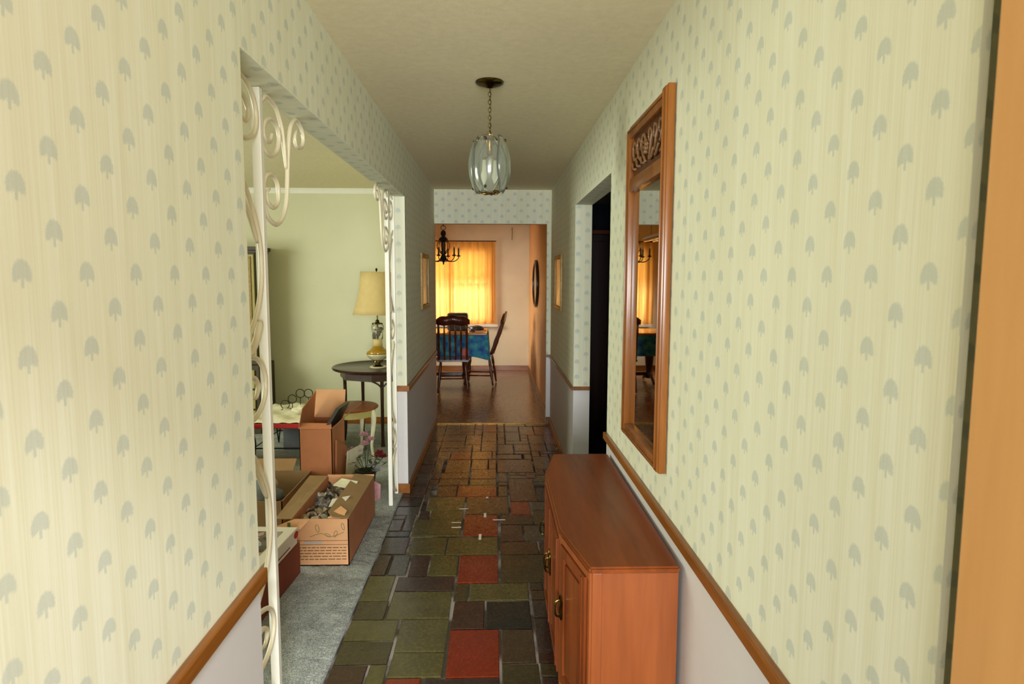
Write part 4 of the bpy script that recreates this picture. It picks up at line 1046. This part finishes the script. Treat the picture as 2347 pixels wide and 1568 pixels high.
# things on the table
tv = thing('storage_case', 'dark grey rounded case with a blue-grey front on the dining table', 'case', (-.54, 9.47, .766))
bm = BM(); box(bm, -.15, .15, -.10, .10, 0, .26, 0, .03); obj('case_body', bm, M['charcoal'], tv, True)
bm = BM(); box(bm, -.02, .14, -.108, -.098, .12, .19, 0, .006); obj('front_window', bm, M['greycloth'], tv)
crumple('dark_cloth_heap', 'dark crumpled cloth lying right of the grey case on the dining table', 'cloth', (-.27, 9.36, .80), (.11, .11, .045), M['charcoal'], 8)
bm = BM(); slab(bm, [(-.28, 9.25, .767), (-.13, 9.22, .767), (-.12, 9.45, .767), (-.27, 9.46, .767)], (0, 0, 1), .012); obj('magazine', bm, M['card'], None, label='flat tan magazine at the right end of the dining table', cat='magazine')
def dchair(label, loc, rz, lean=0.22):
    t = thing('dining_chair', label, 'chair', loc, rz, 'dark spindle-back dining chairs')
    bm = BM(); prism(bm, [(-.21, -.19), (.21, -.19), (.235, .10), (.20, .23), (-.20, .23), (-.235, .10)], .425, .455); bmesh.ops.bevel(bm, geom=list(bm.edges), offset=.008, segments=2, affect='EDGES'); obj('seat', bm, M['chairwood'], t, True)
    for x, y, ox, oy in ((-.17, .17, -.03, .03), (.17, .17, .03, .03), (-.16, -.15, -.04, -.06), (.16, -.15, .04, -.06)):
        bm = BM(); P = [(x + ox * k, y + oy * k, .43 - .42 * k) for k in (0, .15, .3, .4, .55, .7, .85, 1)]
        tube(bm, P, [.014, .018, .022, .014, .021, .019, .013, .012], 10); obj('leg', bm, M['chairwood'], t, 'all')
    bm = BM(); tube(bm, [(-.185, .185, .18), (.185, .185, .18)], .010, 8); tube(bm, [(-.18, -.18, .20), (.18, -.18, .20)], .010, 8)
    for x in (-.18, .18): tube(bm, [(x, .185, .15), (x, -.18, .15)], .010, 8)
    obj('stretcher', bm, M['chairwood'], t, 'all')
    for x in (-.185, .185):
        bm = BM(); P = [(x, -.175 - lean * k * .5, .45 + .50 * k) for k in (0, .1, .25, .4, .55, .7, .85, 1)]
        tube(bm, P, [.014, .018, .013, .018, .013, .018, .014, .016], 10); obj('back_post', bm, M['chairwood'], t, 'all')
    for x in (-.11, -.037, .037, .11):
        bm = BM(); P = [(x, -.175 - lean * k * .5 - .01, .45 + .48 * k) for k in (0, .15, .3, .45, .6, .8, 1)]
        tube(bm, P, [.009, .010, .016, .010, .017, .011, .009], 8); obj('spindle', bm, M['chairwood'], t, 'all')
    bm = BM(); n = 16; F = []; th = .018
    for i in range(n + 1):
        u = i / n * 2 - 1; x = u * .225; y = -.175 - lean * .5 - .03 * (1 - u * u) + .02
        zt = 1.055 - .055 * abs(u) ** 2.2 + .008 * math.cos(u * 9); zb = .925 + .010 * math.cos(u * PI * 2)
        F.append([bm.verts.new(q) for q in ((x, y, zb), (x, y - .02, zt), (x, y - .02 - th, zt), (x, y - th, zb))])
    for i in range(n):
        for k in range(4): bm.faces.new((F[i][k], F[i][(k + 1) % 4], F[i + 1][(k + 1) % 4], F[i + 1][k]))
    bm.faces.new(F[0]); bm.faces.new(F[-1]); obj('crest_rail', bm, M['chairwood'], t, 'all')
    return t
dchair('dark spindle-back chair with its back to the hall, before the floral cloth', (-.56, 8.66, 0), 0.05)
dchair('dark spindle-back chair seen side-on at the right end of the dining table', (-.205, 9.26, 0), PI / 2 - .12, .33)
# chandelier
ch = thing('dining_chandelier', 'dark bronze candle-arm chandelier hanging before the amber curtains', 'chandelier', (-.655, 8.35, H))
bm = BM(); lathe(bm, [(.055, 0), (.055, -.01), (.02, -.03), (.006, -.035)], seg=20); obj('canopy', bm, M['black'], ch, True)
bm = BM(); z = -.035; k = 0
while z > -.235:
    ang = 0 if k % 2 else PI / 2
    tube(bm, [(.008 * math.cos(a) * math.cos(ang), .008 * math.cos(a) * math.sin(ang), z - .012 + .014 * math.sin(a)) for a in [2 * PI * i / 8 for i in range(8)]], .0024, 5, True); z -= .021; k += 1
tube(bm, [(.030 * math.cos(a), 0, -.262 + .030 * math.sin(a)) for a in [2 * PI * i / 16 for i in range(16)]], .004, 6, True)
obj('chain', bm, M['black'], ch, 'all')
bm = BM(); lathe(bm, [(.004, -.29), (.03, -.31), (.035, -.345), (.02, -.37), (.055, -.40), (.06, -.42), (.022, -.45), (.018, -.52), (.03, -.56), (.022, -.60), (.04, -.64), (.05, -.67), (.02, -.69), (.008, -.71), (.012, -.72), (.001, -.735)], seg=18); obj('column', bm, M['black'], ch, True)
for k in range(6):
    a = 2 * PI * k / 6 + .3; c, s = math.cos(a), math.sin(a)
    bm = BM(); tube(bm, spline([(c * .02, s * .02, -.66), (c * .09, s * .09, -.69), (c * .15, s * .15, -.685), (c * .195, s * .195, -.65), (c * .20, s * .20, -.625)], 5), .006, 6)
    tube(bm, spline([(c * .02, s * .02, -.42), (c * .07, s * .07, -.45), (c * .08, s * .08, -.52), (c * .04, s * .04, -.58), (c * .02, s * .02, -.60)], 4), .005, 6)
    lathe(bm, [(.004, -.632), (.026, -.622), (.030, -.612), (.012, -.612), (.012, -.60)], (c * .20, s * .20), 12)
    ar = obj('arm', bm, M['black'], ch, 'all')
    bm = BM(); lathe(bm, [(.011, -.605), (.011, -.53), (.005, -.52)], (c * .20, s * .20), 10); obj('candle', bm, M['darkedge'], ar, 'all')
    bm = BM(); lathe(bm, [(.004, -.525), (.011, -.505), (.008, -.485), (.001, -.465)], (c * .20, s * .20), 10); obj('bulb', bm, M['glass'], ar, 'all')
# two-tube hanging fixture left of the chandelier
hf = thing('hanging_slat_light', 'pale two-slat hanging fixture left of the dark chandelier', 'ceiling lamp', (-.80, 7.75, 2.0))
bm = BM(); box(bm, -.09, .09, -.42, .42, .03, .06, 0, .006); obj('housing', bm, M['white'], hf)
for x in (-.06, .05):
    bm = BM(); tube(bm, [(x, -.40, .012), (x, .40, .012)], .018, 12); obj('tube', bm, M['bulb'], hf, True)
for y in (-.3, .3):
    bm = BM(); tube(bm, [(0, y, .06), (0, y, .439)], .003, 6); obj('hanger', bm, M['black'], hf)
# oval on the right dining wall
ov = thing('oval_mirror', 'dark oval-framed piece hanging on the orange-lit side wall of the dining room', 'mirror', (.575, 8.68, 1.465))
bm = BM(); N = 40
tube(bm, [(-.020, .42 * math.cos(a), .30 * math.sin(a)) for a in [2 * PI * i / N for i in range(N)]], .020, 8, True); obj('oval_frame', bm, M['darkwood'], ov, 'all')
bm = BM(); lathe(bm, [(.001, 0), (1, 0), (1, .006), (.001, .006)], seg=N)
for v in bm.verts: v.co = Vector((-.012 - v.co.z, v.co.x * .42, v.co.y * .30))
obj('oval_glass', bm, M['picture'], ov)
bm = BM(); tube(bm, [(0, 0, 0), (.004, 0, -.09), (-.002, 0, -.20)], .004, 6); o_ = obj('hanging_pull', bm, M['darkbrass'], None, 'all', label='thin dark hook and cord on the dining room back wall near the ceiling', cat='hook'); o_.location = (.29, 10.61, 2.36)
# dark room cupboard
dk = thing('dark_cupboard', 'tall dark wooden cupboard in the unlit room behind the right opening', 'cabinet', (1.15, 6.6, 0))
bm = BM(); box(bm, -.40, .40, -.25, .25, 0, 1.97, 0, .005); obj('case', bm, M['darkwood'], dk)
bm = BM(); box(bm, -.43, .43, -.28, .27, 1.97, 2.01, 0, .005); obj('cornice', bm, M['reddish'], dk)
for s in (-1, 1):
    bm = BM(); box(bm, s * .02 if s > 0 else -.38, .38 if s > 0 else -.02, -.27, -.25, .1, 1.9, 0, .004); dd_ = obj('door', bm, M['darkwood'], dk)
    bm = BM(); ball(bm, (s * .05, -.285, 1.0), .015); obj('knob', bm, M['brass'], dd_, 'all')
